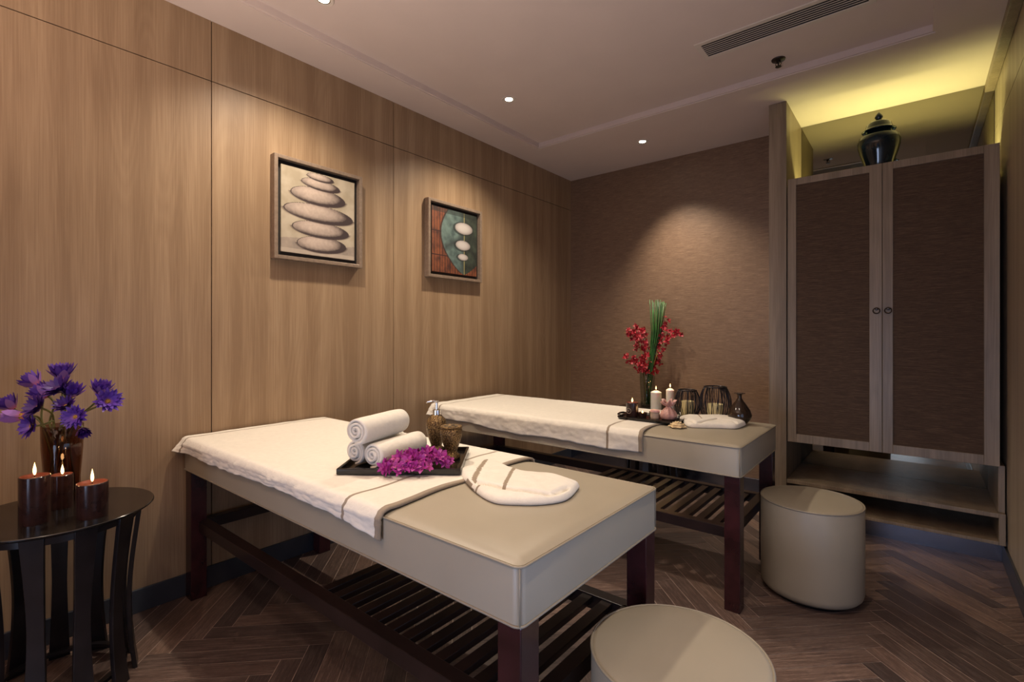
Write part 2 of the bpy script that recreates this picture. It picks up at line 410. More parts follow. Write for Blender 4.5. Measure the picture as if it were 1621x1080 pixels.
obj('side_panel', box(BM(), LX-0.03, LX-0.004, 0.0, DY-0.018, 0.112, 0.276), 'ward_wood', wd, bevel=0.002)
obj('side_panel', box(BM(), LX-0.03, LX-0.004, 0.03, DY-0.018, 0.276, 0.519), 'ward_wood', wd, bevel=0.002)
obj('kick_plate', box(BM(), 0.001, LX-0.002, 0.090, 0.100, 0.0, 0.112), 'steel', wd, label='brushed steel kick plate')
for s, (a, b) in enumerate(((0.006, 0.4905), (0.4925, 0.978))):
    bm = BM(); fw = 0.060; z0, z1 = 0.518, 2.192
    fi, fo = (0.048, 0.060) if s == 0 else (0.048, 0.060)
    box(bm, a, a+fi, 0, 0.021, z0, z1); box(bm, b-fo, b, 0, 0.021, z0, z1)
    box(bm, a+fi, b-fo, 0, 0.021, z0, z0+0.052); box(bm, a+fi, b-fo, 0, 0.021, z1-0.042, z1)
    d = obj('door', bm, 'ward_wood', wd, bevel=0.0015)
    d['label'] = 'left wardrobe door' if s == 0 else 'right wardrobe door'
    obj('door_panel', box(BM(), a+fi, b-fo, 0.006, 0.016, z0+0.052, z1-0.042), 'grass_door', d, label='dark woven panel set in the door')
    kx = b-0.026 if s == 0 else a+0.026
    bm = BM(); lathe(bm, [(0, 0), (0.009, 0), (0.009, 0.004), (0.004, 0.006), (0.004, 0.014), (0.007, 0.018), (0, 0.02)], 16, mat=Matrix.Translation((kx, 0, 1.35)) @ Matrix.Rotation(R(90), 4, 'X'))
    tube(bm, [(kx + 0.016*math.sin(t), -0.016 , 1.338 - 0.016*math.cos(t)) for t in [2*PI*k/18 for k in range(18)]], 0.0032, 6, True)
    obj('ring_pull', bm, 'dark_metal', d, smooth='auto', label='dark metal ring pull')
# light trough and strip
obj('light_trough', box(BM(), 0.02, LX-0.02, 0.335, 0.345, 2.125, 2.215), 'ward_wood', wd)
obj('light_strip', box(BM(), 0.03, LX-0.03, 0.385, 0.405, 2.126, 2.136), 'led', wd, label='glowing yellow LED strip')

# ginger jar on top
j = thing('ginger_jar', 'dark teal glazed lidded jar standing on top of the wardrobe', 'jar', (2.435, 3.74, 2.126))
bm = BM(); lathe(bm, [(0, 0), (0.062, 0), (0.066, 0.008), (0.060, 0.02), (0.062, 0.05), (0.075, 0.11), (0.094, 0.17), (0.106, 0.215), (0.108, 0.245), (0.100, 0.272), (0.080, 0.288), (0.066, 0.294), (0.064, 0.312), (0, 0.312)], 56)
obj('jar_body', bm, 'jar_glaze', j, True)
bm = BM(); lathe(bm, [(0, 0.313), (0.070, 0.313), (0.084, 0.309), (0.086, 0.313), (0.074, 0.320), (0.068, 0.330), (0.062, 0.352), (0.046, 0.366), (0.020, 0.372), (0.010, 0.376), (0, 0.378)], 56)
l_ = obj('lid', bm, 'jar_glaze', j, True)
bm = BM(); lathe(bm, [(0.009, 0.374), (0.012, 0.380), (0.020, 0.392), (0.019, 0.404), (0.009, 0.418), (0.003, 0.426), (0, 0.427)], 28)
obj('finial', bm, 'jar_glaze', l_, True)

# ------------------------------------------------------------------ ceiling fittings
NAMES = ['recessed downlight in the ceiling tray above the far massage bed', 'recessed downlight in the ceiling border near the back wall',
         'recessed downlight at the top edge of the view above the left wall', 'recessed downlight in the ceiling tray over the near bed foot', 'recessed downlight in the ceiling tray behind the camera']
for i, ((x, y), p) in enumerate(DOWN):
    zc = ZC if i == 1 else ZR
    t = thing('downlight', NAMES[i], 'downlight', (x, y, zc), 0, 'recessed ceiling downlights')
    bm = BM(); lathe(bm, [(0.030, -0.001), (0.030, -0.004), (0.044, -0.005), (0.047, -0.002), (0.047, 0), (0.030, 0)], 36); obj('trim_ring', bm, 'trim_white', t, 'auto')
    bm = BM(); lathe(bm, [(0, -0.0025), (0.018, -0.0035), (0.024, -0.0025), (0.024, -0.0005), (0, -0.0005)], 28); obj('lamp', bm, 'lamp', t, True)
    bm = BM(); lathe(bm, [(0.024, -0.0005), (0.030, -0.004), (0.030, -0.0005)], 28); obj('reflector', bm, 'chrome', t, True)
    spot('downlight_beam', (x, y, zc-0.03), p, WARM, size=[128, 84, 128, 100, 120][i], blend=1.0, tilt=[(0, 0, 0), (R(15), 0, R(-48)), (0, 0, 0), (0, 0, 0), (0, 0, 0)][i])
# air vent
v = thing('air_vent', 'long white slotted air vent in the ceiling tray', 'vent', (2.082, 2.745, ZR))
HX, HY = 0.36, 0.066
bm = BM(); fo = 0.028
box(bm, -HX-fo, HX+fo, -HY-fo, -HY, -0.006, 0); box(bm, -HX-fo, HX+fo, HY, HY+fo, -0.006, 0)
box(bm, -HX-fo, -HX, -HY, HY, -0.006, 0); box(bm, HX, HX+fo, -HY, HY, -0.006, 0)
obj('vent_frame', bm, 'trim_white', v, bevel=0.0015)
obj('vent_backing', box(BM(), -HX, HX, -HY, HY, -0.0020, 0.0), 'black_mat', v)
for k in range(6):
    yy = -HY + 0.019 + k*(2*HY-0.038)/5
    bm = box(BM(), -HX, HX, -0.0014, 0.0014, -0.0045, -0.0022); obj('louvre', bm, 'trim_white', v, loc=(0, yy, 0))
sp = thing('sprinkler', 'small metal fire sprinkler head on the ceiling tray edge', 'sprinkler', (2.013, 3.092, ZR))
bm = BM(); lathe(bm, [(0, 0), (0.036, 0), (0.034, -0.006), (0.016, -0.010), (0, -0.010)], 28); obj('rosette', bm, 'dark_metal', sp, 'auto')
bm = BM(); lathe(bm, [(0.011, -0.008), (0.011, -0.02), (0.004, -0.022), (0.004, -0.038), (0.016, -0.040), (0.016, -0.042), (0, -0.042)], 20)
tube(bm, [(0.012, 0, -0.018), (0.014, 0, -0.028), (0.004, 0, -0.040)], 0.002, 6); tube(bm, [(-0.012, 0, -0.018), (-0.014, 0, -0.028), (-0.004, 0, -0.040)], 0.002, 6)
obj('sprinkler_head', bm, 'dark_metal', sp, 'auto')

# ------------------------------------------------------------------ pictures
def painting(name, y0, y1, z0, z1, label, paint):
    # frame box stands off the left wall; local origin at wall, lower-left
    wdt, hgt, dp, fw = y1-y0, z1-z0, 0.045, 0.020
    t = thing(name, label, 'picture', (0.001, y0, z0))
    bm = BM()
    box(bm, 0, dp, 0, fw, 0, hgt); box(bm, 0, dp, wdt-fw, wdt, 0, hgt); box(bm, 0, dp, fw, wdt-fw, 0, fw); box(bm, 0, dp, fw, wdt-fw, hgt-fw, hgt)
    obj('frame', bm, 'frame_wood', t, bevel=0.002)
    obj('liner', box(BM(), 0.004, 0.012, fw, wdt-fw, fw, hgt-fw), 'black_mat', t)
    gp = 0.023; a0, a1, b0, b1 = fw+gp, wdt-fw-gp, fw+gp, hgt-fw-gp
    n = 190; bm = BM(); cl = bm.verts.layers.float_color.new('art'); g = []
    for jy in range(n+1):
        row = []
        for ix in range(n+1):
            u, vv = ix/n, jy/n
            q = bm.verts.new((0.026, a0+(a1-a0)*u, b0+(b1-b0)*vv)); q[cl] = paint(u, vv); row.append(q)
        g.append(row)
    for jy in range(n):
        for ix in range(n): bm.faces.new((g[jy][ix], g[jy][ix+1], g[jy+1][ix+1], g[jy+1][ix]))
    ring_ = [g[0][k] for k in range(n+1)] + [g[k][n] for k in range(1, n+1)] + [g[n][k] for k in range(n-1, -1, -1)] + [g[k][0] for k in range(n-1, 0, -1)]
    bk = []
    for q in ring_:
        e = bm.verts.new((0.012, q.co.y, q.co.z)); e[cl] = q[cl]; bk.append(e)
    for k in range(len(ring_)):
        k2 = (k+1) % len(ring_); bm.faces.new((ring_[k], ring_[k2], bk[k2], bk[k]))
    tt = NT('canvas_art'); at = tt.n('ShaderNodeVertexColor', layer_name='art'); tt.l(at.outputs[0], tt.b.inputs['Base Color']); tt.set(Roughness=0.7)
    nn = tt.noise(tt.coords((1, 1, 1)), 160, 3); tt.bump(nn, 0.3, 0.001)
    obj('canvas', bm, tt.m, t)
def mixc(a, b, f): f = max(0, min(1, f)); return tuple(x*(1-f)+y*f for x, y in zip(a, b))
def fbm(x, y, s=1): return noise.fractal(Vector((x*s, y*s, 3.3)), 1.0, 2.0, 4)
# u to the right, v up; stones (cx, cy, a, b, tilt)
ST = [(0.535, 0.137, 0.34, 0.100, 0.02), (0.525, 0.316, 0.39, 0.098, -0.01), (0.504, 0.508, 0.473, 0.108, -0.02), (0.49, 0.715, 0.373, 0.105, -0.01), (0.52, 0.862, 0.267, 0.066, -0.04), (0.51, 0.950, 0.185, 0.046, -0.03)]
def paint_stones(u, v):
    nz = fbm(u, v, 6); c = mixc(srgb(156, 144, 122), srgb(174, 162, 142), 0.5+nz)
    if v < 0.16 + 0.02*math.sin(u*7): c = mixc(srgb(128, 118, 108), srgb(156, 142, 128), 0.5+nz)
    if v < 0.05: c = mixc(c, srgb(180, 166, 150), 0.6)
    for cx, cy, a, b, th in ST:
        dx, dy = u-cx, v-cy; x = (dx*math.cos(th)+dy*math.sin(th))/a; y = (-dx*math.sin(th)+dy*math.cos(th))/b
        r = math.hypot(x, y)
        if r < 1:
            f = 0.80 + 0.30*(-x*0.9 + y*1.1) - 1.15*max(0, r-0.42)*1.5*(0.6-0.4*y*0.8+0.25*x) - 0.9*max(0, r-0.68)
            c = mixc(srgb(52, 38, 38), srgb(186, 168, 154), f + 0.10*fbm(u, v, 30))
            if r > 0.97: c = srgb(50, 36, 36)
        elif r < 1.10 and y < 0: c = mixc(srgb(80, 64, 58), c, (r-1)/0.10)
    return c
def paint_leaf(u, v):
    nz = fbm(u, v, 9)
    # bamboo slats
    k = (u*18) % 1; c = mixc(srgb(70, 32, 20), srgb(136, 74, 42), 0.5 + 0.8*nz + 0.3*math.sin(k*PI))
    if k < 0.14: c = srgb(44, 22, 16)
    if abs(v-0.63) < 0.008 or abs(v-0.265) < 0.008: c = srgb(50, 16, 14)
    # leaf outline
    def half(vv):   # left edge and right edge of leaf as a function of height
        s = max(0, min(1, vv)); return 0.70 - 0.50*math.sin(PI*min(1, (s+0.0)*0.80+0.0))**0.75, 0.70 + 0.62*math.sin(PI*min(1, s*0.75))**0.8
    a, b = half(v)
    if a - 0.03 < u < a and v > 0.02: c = mixc(c, srgb(28, 20, 18), 0.8)
    if a < u < b:
        if u < 0.70:
            c = mixc(srgb(62, 80, 78), srgb(106, 128, 122), 0.55 + 0.7*nz + 0.12*math.sin(v*9+u*6))
            d = abs((v-0.46) - (u-0.40)*0.5); c = mixc(srgb(48, 58, 58), c, min(1, 0.15 + d*9)) if u > 0.28 else c
            if u > 0.55: c = mixc(c, srgb(44, 52, 50), (u-0.55)/0.20)
        else: c = mixc(srgb(30, 36, 30), srgb(58, 68, 56), 0.5+nz)
        if abs(u-0.705) < 0.009: c = srgb(158, 150, 96)
    if v > 0.93: c = mixc(c, srgb(24, 30, 26), 0.6)
    for cx, cy, a2, b2 in ((0.70, 0.75, 0.20, 0.093), (0.68, 0.475, 0.165, 0.078), (0.68, 0.285, 0.115, 0.052)):
        r = math.hypot((u-cx)/a2, (v-cy)/b2)
        rs = math.hypot((u-cx+0.03)/(a2*1.1), (v-cy+0.01)/(b2*1.18))
        if r >= 1 and rs < 1: c = mixc(c, srgb(26, 28, 28), 0.75)
        if r < 1: c = mixc(srgb(204, 196, 190), srgb(120, 108, 104), (r**3)*0.75 + 0.25*((u-cx)/a2 - (v-cy)/b2)*0.5)
    return tuple(q*0.72 for q in c[:3]) + (1,)
painting('framed_picture', 1.205, 1.73, 1.597, 2.142, 'square framed picture of six stacked grey stones on wood-panelled wall', paint_stones)
painting('framed_picture', 2.248, 2.785, 1.597, 2.137, 'square framed picture of three white pebbles on a green leaf', paint_leaf)

# ------------------------------------------------------------------ massage beds
BL, BW, BT, BZ = 1.955, 0.70, 0.135, 0.72
def rrect(x0, x1, y0, y1, r, z, n=5):
    P = []
    for cx, cy, a0 in ((x1-r, y1-r, 0), (x0+r, y1-r, 90), (x0+r, y0+r, 180), (x1-r, y0+r, 270)):
        for k in range(n+1):
            a = R(a0 + 90*k/n); P.append((cx+r*math.cos(a), cy+r*math.sin(a), z))
    return P
def make_bed():
    t = thing('massage_bed', 'near massage bed, taupe leather top with three rolled towels on its black tray', 'massage bed', (0.02, 0.805, 0), 0, 'massage beds')
    bm = BM(); NX, NY = 60, 22
    # padded top: rings of the side plus crowned grid
    Zs = [(BZ-BT, 0.004), (BZ-BT+0.004, 0.0), (BZ-0.012, 0.0), (BZ-0.004, 0.003), (BZ, 0.012)]
    rings = []
    for z, ins in Zs:
        rings.append([bm.verts.new(p) for p in rrect(ins, BL-ins, ins, BW-ins, 0.022-ins*0.6, z)])
    for a, b in zip(rings, rings[1:]):
        for k in range(len(a)): k2 = (k+1) % len(a); bm.faces.new((a[k], a[k2], b[k2], b[k]))
    last = rings[-1]
    for sc_, dz in ((0.93, 0.004), (0.75, 0.006), (0.4, 0.007)):
        nr = []
        for v0 in rings[-1]:
            d = 0.012 if sc_ == 0.93 else (0.06 if sc_ == 0.75 else 0.18)
            c = Vector((min(max(v0.co.x, d+0.022), BL-d-0.022), min(max(v0.co.y, d+0.022), BW-d-0.022), BZ+dz)); nr.append(bm.verts.new(c))
        for k in range(len(last)): k2 = (k+1) % len(last); bm.faces.new((last[k], last[k2], nr[k2], nr[k]))
        last = nr
    bm.faces.new(last); bm.faces.new(rings[0][::-1])
    bmesh.ops.remove_doubles(bm, verts=bm.verts, dist=0.0003)
    mt = obj('mattress', bm, 'leather', t, 'auto')
    for z in (BZ-0.006, BZ-BT+0.004):
        obj('piping', tube(BM(), rrect(-0.001, BL+0.001, -0.001, BW+0.001, 0.021, z), 0.0028, 8, True), 'piping', mt, True)
    for cx, cy in ((0.004, 0.004), (BL-0.004, 0.004), (BL-0.004, BW-0.004), (0.004, BW-0.004)):
        obj('corner_seam', tube(BM(), [(cx, cy, BZ-BT+0.006), (cx, cy, BZ-0.008)], 0.0016, 6), 'piping', mt, True)
    lg = 0.065; zt = BZ-BT
    for x in (0.0, BL-lg-0.004):
        for y in (0.008, BW-lg-0.008):
            obj('leg', box(BM(), x, x+lg, y, y+lg, 0, zt), 'mahogany', t, bevel=0.0025)
    y0, y1 = 0.040, BW-0.085
    for y in (y0, y1): obj('side_rail', box(BM(), 0.052, BL-0.06, y, y+0.045, 0.302, 0.350), 'mahogany_dark', t, bevel=0.002)
    for x in (0.008, BL-0.080): obj('end_rail', box(BM(), x, x+0.042, 0.073, BW-0.073, 0.302, 0.350), 'mahogany_dark', t, bevel=0.002)
    x = 1.03
    while x < BL-0.135:
        obj('slat', box(BM(), x, x+0.037, y0+0.045, y1, 0.326, 0.346), 'mahogany_dark', t, bevel=0.0015); x += 0.0705
    return t
bed = make_bed()
dup(bed, (0.075, 2.253, 0), 0, 'far massage bed, taupe leather top with candles and lanterns at its foot')

def drape(name, label, bx, by, xs, xe, hang_f, hang_b, stripes, seed, wob=0.015):
    t0 = 0.006; rnd = seed
    bm = BM(); uvl = bm.loops.layers.uv.new('UVMap')
    nx = 150; path = []
    # s path across: front hem -> up -> over -> back
    nf, nt, nb = 12, 60, 5
    def sect(x):
        hf = hang_f(x); P = []
        flare = 0.030*max(0, 1-(x-xs)/0.12)**1.5
        for k in range(nf): 
            a = k/(nf-1); z = BZ - 0.010 - (hf + 0.004*noise.noise(Vector((x*16, 7, rnd))))*(1-a)
            yo = -0.0125 - flare*(1-a) - 0.003*(1-a)*math.sin(x*23+rnd) - 0.007*(1-a*0.6)*noise.noise(Vector((x*12, a*1.5, rnd))) - 0.004*noise.noise(Vector((x*34, a*4, rnd)))
            P.append((yo, z))
        P += [(-0.006, BZ-0.002), (-0.002, BZ+0.006), (0.008, BZ+0.011)]
        for k in range(1, nt):
            a = k/nt; yy = 0.008 + (BW-0.016)*a
            P.append((yy, BZ+0.0125+0.0022*noise.noise(Vector((x*14, yy*14, rnd))) + 0.002*noise.noise(Vector((x*4, yy*4, rnd+9)))))
        P += [(BW-0.002, BZ+0.010), (BW+0.006, BZ+0.004), (BW+0.0085, BZ-0.006)]
        for k in range(1, nb+1): P.append((BW+0.0085, BZ-0.010-hang_b*k/nb))
        return P
    rows = []
    for i in range(nx+1):
        a = i/nx; S_ = sect(xs+(xe-xs)*a); row = []
        for k, (yy, z) in enumerate(S_):
            xx = xs + (xe-xs)*a
            if a > 0.5: xx += (a-0.5)*2*wob*(math.sin(yy*5.5+rnd*1.3)+0.45*math.sin(yy*17+rnd))
            row.append((bm.verts.new((xx, yy, z)), a*(xe-xs)))
        rows.append(row)
    for i in range(nx):
        for k in range(len(rows[0])-1):
            q = (rows[i][k], rows[i+1][k], rows[i+1][k+1], rows[i][k+1])
            f = bm.faces.new([c[0] for c in q])
            for lp, c in zip(f.loops, q): lp[uvl].uv = (c[1], k*0.01)
    o = obj(name, bm, terry(name+'_terry', WHITE, stripes), None, True, loc=(bx, by, 0))
    m = o.modifiers.new('solid', 'SOLIDIFY'); m.thickness = 0.007; m.offset = 0
    return tag(o, label, 'towel')
L1 = 1.475 - (-0.006)
drape('draped_towel', 'white towel with beige bands draped over the near massage bed', 0.02, 0.805, -0.006, 1.475,
      lambda x: 0.036 + 0.006*math.sin(x*5) + 0.012*max(0, (x-1.35)/0.12), 0.04, [(L1-0.008, 0.026, BAND), (L1-0.165, 0.012, BAND), (0.045, 0.012, BAND)], 1.0)
L2 = 1.51 + 0.006
drape('draped_towel', 'white towel with beige bands draped over the far massage bed', 0.075, 2.253, -0.006, 1.51,
      lambda x: 0.045 + 0.035*min(1, x/0.6) + 0.004*math.sin(x*11), 0.04, [(L2-0.008, 0.024, BAND), (L2-0.185, 0.013, BAND), (0.09, 0.012, BAND)], 2.4)

# ------------------------------------------------------------------ stools
def make_stool(loc, label):
    t = thing('pouf_stool', label, 'stool', loc, 0, 'round leather stools')
    r, h = 0.208, 0.435
    bm = BM(); lathe(bm, [(0, 0.018), (r-0.030, 0.018), (r-0.014, 0.022), (r-0.004, 0.034), (r, 0.052), (r+0.001, 0.20), (r, h-0.010), (r-0.004, h-0.002), (r-0.014, h), (r*0.6, h+0.004), (0, h+0.005)], 96)
    obj('stool_body', bm, 'leather', t, True)
    bm = BM(); tube(bm, [((r-0.001)*math.cos(2*PI*k/96), (r-0.001)*math.sin(2*PI*k/96), h-0.004) for k in range(96)], 0.0034, 8, True)
    obj('piping', bm, 'piping', t, True)
    bm = BM(); lathe(bm, [(0, 0), (r-0.04, 0), (r-0.035, 0.018), (0, 0.018)], 48); obj('base', bm, 'black_wood', t, 'auto')
    return t
st = make_stool((2.163, 1.185, 0), 'round taupe leather stool at the foot of the near massage bed, cut by the frame')
dup(st, (2.229, 2.672, 0), 0, 'round taupe leather stool between the far massage bed and the wardrobe')

# ------------------------------------------------------------------ side tables
def make_table(loc, r, h, label, ph=0):
    t = thing('side_table', label, 'table', loc, 0, 'round black side tables')
    bm = BM(); lathe(bm, [(0, h-0.014), (r-0.016, h-0.014), (r-0.004, h-0.009), (r, h-0.005), (r, h-0.002), (r-0.002, h), (0, h)], 96); obj('table_top', bm, 'black_lacquer', t, 'auto')
    bm = BM(); ra = r*0.84; lathe(bm, [(ra-0.02, h-0.014), (ra, h-0.014), (ra, h-0.042), (ra-0.02, h-0.042), (ra-0.02, h-0.014)], 72); obj('apron', bm, 'black_wood', t, 'auto')
    rb = r*0.70; bm = BM(); lathe(bm, [(rb-0.02, 0.03), (rb, 0.03), (rb, 0.042), (rb-0.02, 0.042), (rb-0.02, 0.03)], 72); obj('foot_ring', bm, 'black_wood', t, 'auto')
    n = 11; 
    for k in range(n):
        bm = BM(); N = 16; prev = None
        for i in range(N+1):
            a = i/N; z = (h-0.016)*a
            rr = r*(0.76 + 0.08*a) - 0.030*math.sin(PI*a)*(1-a*0.4) + 0.008*(1-a)
            wv = 0.021 + 0.009*abs(2*a-1)**1.5; th = 0.007
            cur = [bm.verts.new(p) for p in ((rr-th, -wv, z), (rr+th, -wv, z), (rr+th, wv, z), (rr-th, wv, z))]
            if prev:
                for q in range(4): bm.faces.new((prev[q], prev[(q+1)%4], cur[(q+1)%4], cur[q]))
            else: bm.faces.new(cur[::-1])
            prev = cur
        bm.faces.new(prev)
        o = obj('leg', bm, 'black_wood', t, 'auto', bevel=0.0015); o.rotation_euler = (0, 0, ph + 2*PI*k/n)
    return t
TH = 0.60
make_table((0.345, 0.334, 0), 0.262, TH, 'round black side table beside the left wall, holding a vase of purple lilies', R(8))
TB = 0.612
make_table((0.955, 3.80, 0), 0.262, TB, 'black side table behind the far massage bed, holding white candles and red orchids', R(20))

# ------------------------------------------------------------------ candles
def flame_bm(x, y, z, h=0.022):
    bm = BM(); lathe(bm, [(0, 0), (0.0028, h*0.08), (0.0046, h*0.28), (0.0042, h*0.5), (0.0018, h*0.8), (0, h)], 14, mat=Matrix.Translation((x, y, z))); return bm
def candle(name, loc, r, h, body, top, label, group, fl=0.022, power=0.5, dome=False, fx=0.0):
    t = thing(name, label, 'candle', loc, 0, group)
    bm = BM()
    if dome: lathe(bm, [(0, 0), (r, 0), (r, h*0.90), (r*0.86, h*0.93), (r*0.4, h*0.985), (0, h)], 36)
    else: lathe(bm, [(0, 0), (r*0.99, 0), (r, 0.002), (r, h-0.0015), (r-0.0015, h), (r-0.006, h), (r-0.009, h-0.005)], 48)
    obj('wax_body', bm, body, t, 'auto')
    if not dome:
        bm = BM(); lathe(bm, [(r-0.0015, h-0.0005), (r-0.002, h+0.0007), (r-0.006, h+0.0005), (r-0.010, h-0.005), (0, h-0.005)], 48); obj('melt_pool', bm, top, t, True, label='glowing melted top')
    zz = h - (0.0 if dome else 0.005)
    bm = BM(); tube(bm, [(fx, 0, zz-0.001), (fx+0.0006, 0, zz+0.009)], 0.0009, 6); wk = obj('wick', bm, 'wick', t)
    if fl:
        obj('flame', flame_bm(fx, 0, zz+0.006, fl), 'flame', wk, True)
        point('candle_light', (loc[0]+fx, loc[1], loc[2]+zz+0.006+fl*1.15), power, (1.0, 0.55, 0.22))
    return t
G = 'dark pillar candles on the left side table'
candle('pillar_candle', (0.430, 0.262, TH), 0.0385, 0.150, 'wax_dark', 'wax_top', 'tallest dark brown lit pillar candle, leftmost on the black side table', G, 0.042, 0.18)
candle('pillar_candle', (0.499, 0.392, TH), 0.0425, 0.112, 'wax_dark', 'wax_top', 'squat dark brown lit pillar candle, rightmost on the black side table', G, 0.044, 0.18)
candle('pillar_candle', (0.310, 0.345, TH), 0.031, 0.115, 'wax_dark', 'wax_top', 'dark lit pillar candle in the middle, right before the amber vase', G, 0.036, 0.12, fx=0.010)
G = 'white pillar candles behind the far bed'
candle('pillar_candle', (1.027, 3.732, TB), 0.041, 0.150, 'wax_white', 'wax_white', 'shorter thicker white lit pillar candle beside the orchid vase', G, 0.030, 0.22, True)
candle('pillar_candle', (1.125, 3.772, TB), 0.031, 0.172, 'wax_white', 'wax_white', 'taller slimmer white lit pillar candle left of the wire lanterns', G, 0.030, 0.22, True)

# ------------------------------------------------------------------ glass vases
def vase(name, loc, r, h, mat, label, flare=0.0, th=0.004):
    bm = BM(); lathe(bm, [(0, 0), (r*0.86, 0), (r*0.9, 0.004), (r*0.88, h*0.3), (r*(1+flare*0.3), h*0.7), (r*(1+flare), h), (r*(1+flare)-th, h), (r*(1+flare*0.3)-th, h*0.7), (r*0.88-th, h*0.3), (r*0.86-th, 0.012), (0, 0.012)], 56)
    o = obj(name, bm, mat, None, True, loc=loc); return tag(o, label, 'vase')
VL = Vector((0.220, 0.360, TH))
vase('glass_vase', VL, 0.057, 0.275, 'amber_glass', 'tall smoky amber glass vase of purple lilies on the black side table', 0.04)
VR = Vector((0.895, 3.865, TB))
vase('glass_vase', VR, 0.060, 0.285, 'clear_glass', 'clear cylindrical glass vase of red orchids behind the far bed', 0.02, 0.003)

# picture-plane helper used only to read positions off the photograph
CA, SA = math.cos(R(39.2)), math.sin(R(39.2))
def at_depth(u, v, d):
    r = (u-810.5)/784; wv = (530-v)/784
    return Vector((2.61 + d*(-SA+CA*r), d*(CA+SA*r), 1.2 + d*wv))
RIGHT, FWD = Vector((CA, SA, 0)), Vector((-SA, CA, 0))

# ------------------------------------------------------------------ purple lilies
def petal(bm, uvl, base_r, L, wd, az, elev, curl, mi=0, n=7, z0=0):
    # petal growing outward at azimuth az, elevation elev from horizontal, curling
    pts = []; pr, pz, e = base_r, z0, elev
    for i in range(n+1):
        a = i/n; pts.append((pr, pz, a)); pr += L/n*math.cos(e); pz += L/n*math.sin(e); e += curl/n
    rows = []
    for pr, pz, a in pts:
        ww = wd*(math.sin(PI*min(1, a*0.86+0.14))**0.8) if a < 1 else 0.0004
        row = []
        for s in (-1, 0, 1):
            dz = 0.14*ww*abs(s)
            x, y = pr, s*ww
            row.append(bm.verts.new((x*math.cos(az)-y*math.sin(az), x*math.sin(az)+y*math.cos(az), pz+dz)))
        rows.append(row)
    for i in range(n):
        for k in range(2):
            f = bm.faces.new((rows[i][k], rows[i][k+1], rows[i+1][k+1], rows[i+1][k])); f.material_index = mi
            q = ((k/2, i/n), ((k+1)/2, i/n), ((k+1)/2, (i+1)/n), (k/2, (i+1)/n))
            for lp, c in zip(f.loops, q): lp[uvl].uv = c
def lily_bloom(size, openness, dark, seed):
    rnd = random.Random(seed); bm = BM(); uvl = bm.loops.layers.uv.new('UVMap')
    for ring_, (n, f, dz) in enumerate(((12, 1.0, 0), (12, 0.9, 0.002), (9, 0.72, 0.004))):
        for k in range(n):
            az = 2*PI*(k+0.5*ring_)/n + rnd.uniform(-0.1, 0.1)
            el = R(rnd.uniform(-5, 5) + 80 - openness*62 + ring_*10)
            petal(bm, uvl, size*0.14, size*f, size*0.155, az, el, R(-10 if openness > 0.6 else 12), 0, z0=dz)
    for k in range(5):
        petal(bm, uvl, size*0.12, size*0.92, size*0.20, 2*PI*k/5, R(72-openness*62), R(8), 1, z0=-0.003)
    return bm
LIL = [ # px u, v, depth, size, openness, (right, up, toward camera) direction, dark?, label detail
 (98, 590, 1.74, 0.064, 0.45, (0.05, 1, 0.10), 0, 'purple water lily opening upward, topmost in the amber vase'),
 (90, 612, 1.66, 0.052, 0.75, (-0.1, 0.75, 0.75), 1, 'purple water lily with a dark heart directly under the topmost bloom'),
 (114, 620, 1.68, 0.050, 0.50, (0.35, 0.9, 0.3), 0, 'purple water lily leaning right, tucked beneath the topmost bloom'),
 (52, 604, 1.76, 0.054, 0.45, (-0.75, 0.65, 0.1), 0, 'pale purple water lily leaning to the upper left'),
 (67, 622, 1.70, 0.056, 0.42, (-0.75, 0.6, 0.2), 0, 'purple water lily with green base, below the upper left bloom'),
 (160, 616, 1.74, 0.056, 0.42, (0.35, 1, 0.1), 0, 'lavender water lily on a long bent stem at upper right'),
 (172, 634, 1.66, 0.046, 0.70, (0.75, 0.35, 0.6), 0, 'purple water lily with yellow heart, rightmost in the amber vase'),
 (14, 640, 1.72, 0.056, 0.40, (-0.5, 0.8, 0.3), 0, 'purple water lily at the left picture edge above the pink bud'),
 (26, 659, 1.66, 0.066, 0.08, (-1, 0.02, 0.1), 2, 'pinkish closed water lily bud pointing left'),
 (54, 643, 1.62, 0.046, 0.75, (-0.25, 0.45, 0.85), 1, 'dark purple water lily between the pink bud and the stems'),
 (43, 675, 1.60, 0.042, 0.85, (-0.3, 0.15, 0.95), 0, 'purple water lily facing forward at lower left'),
 (102, 640, 1.64, 0.038, 0.65, (0.1, 0.7, 0.7), 1, 'small dark wine-coloured water lily in the middle'),
 (116, 660, 1.58, 0.040, 0.85, (0.15, 0.2, 0.95), 0, 'purple water lily with wide yellow heart above the vase rim'),
 (132, 683, 1.62, 0.034, 0.35, (0.6, -0.5, 0.5), 1, 'small drooping purple water lily at lower right, over the rim'),
]
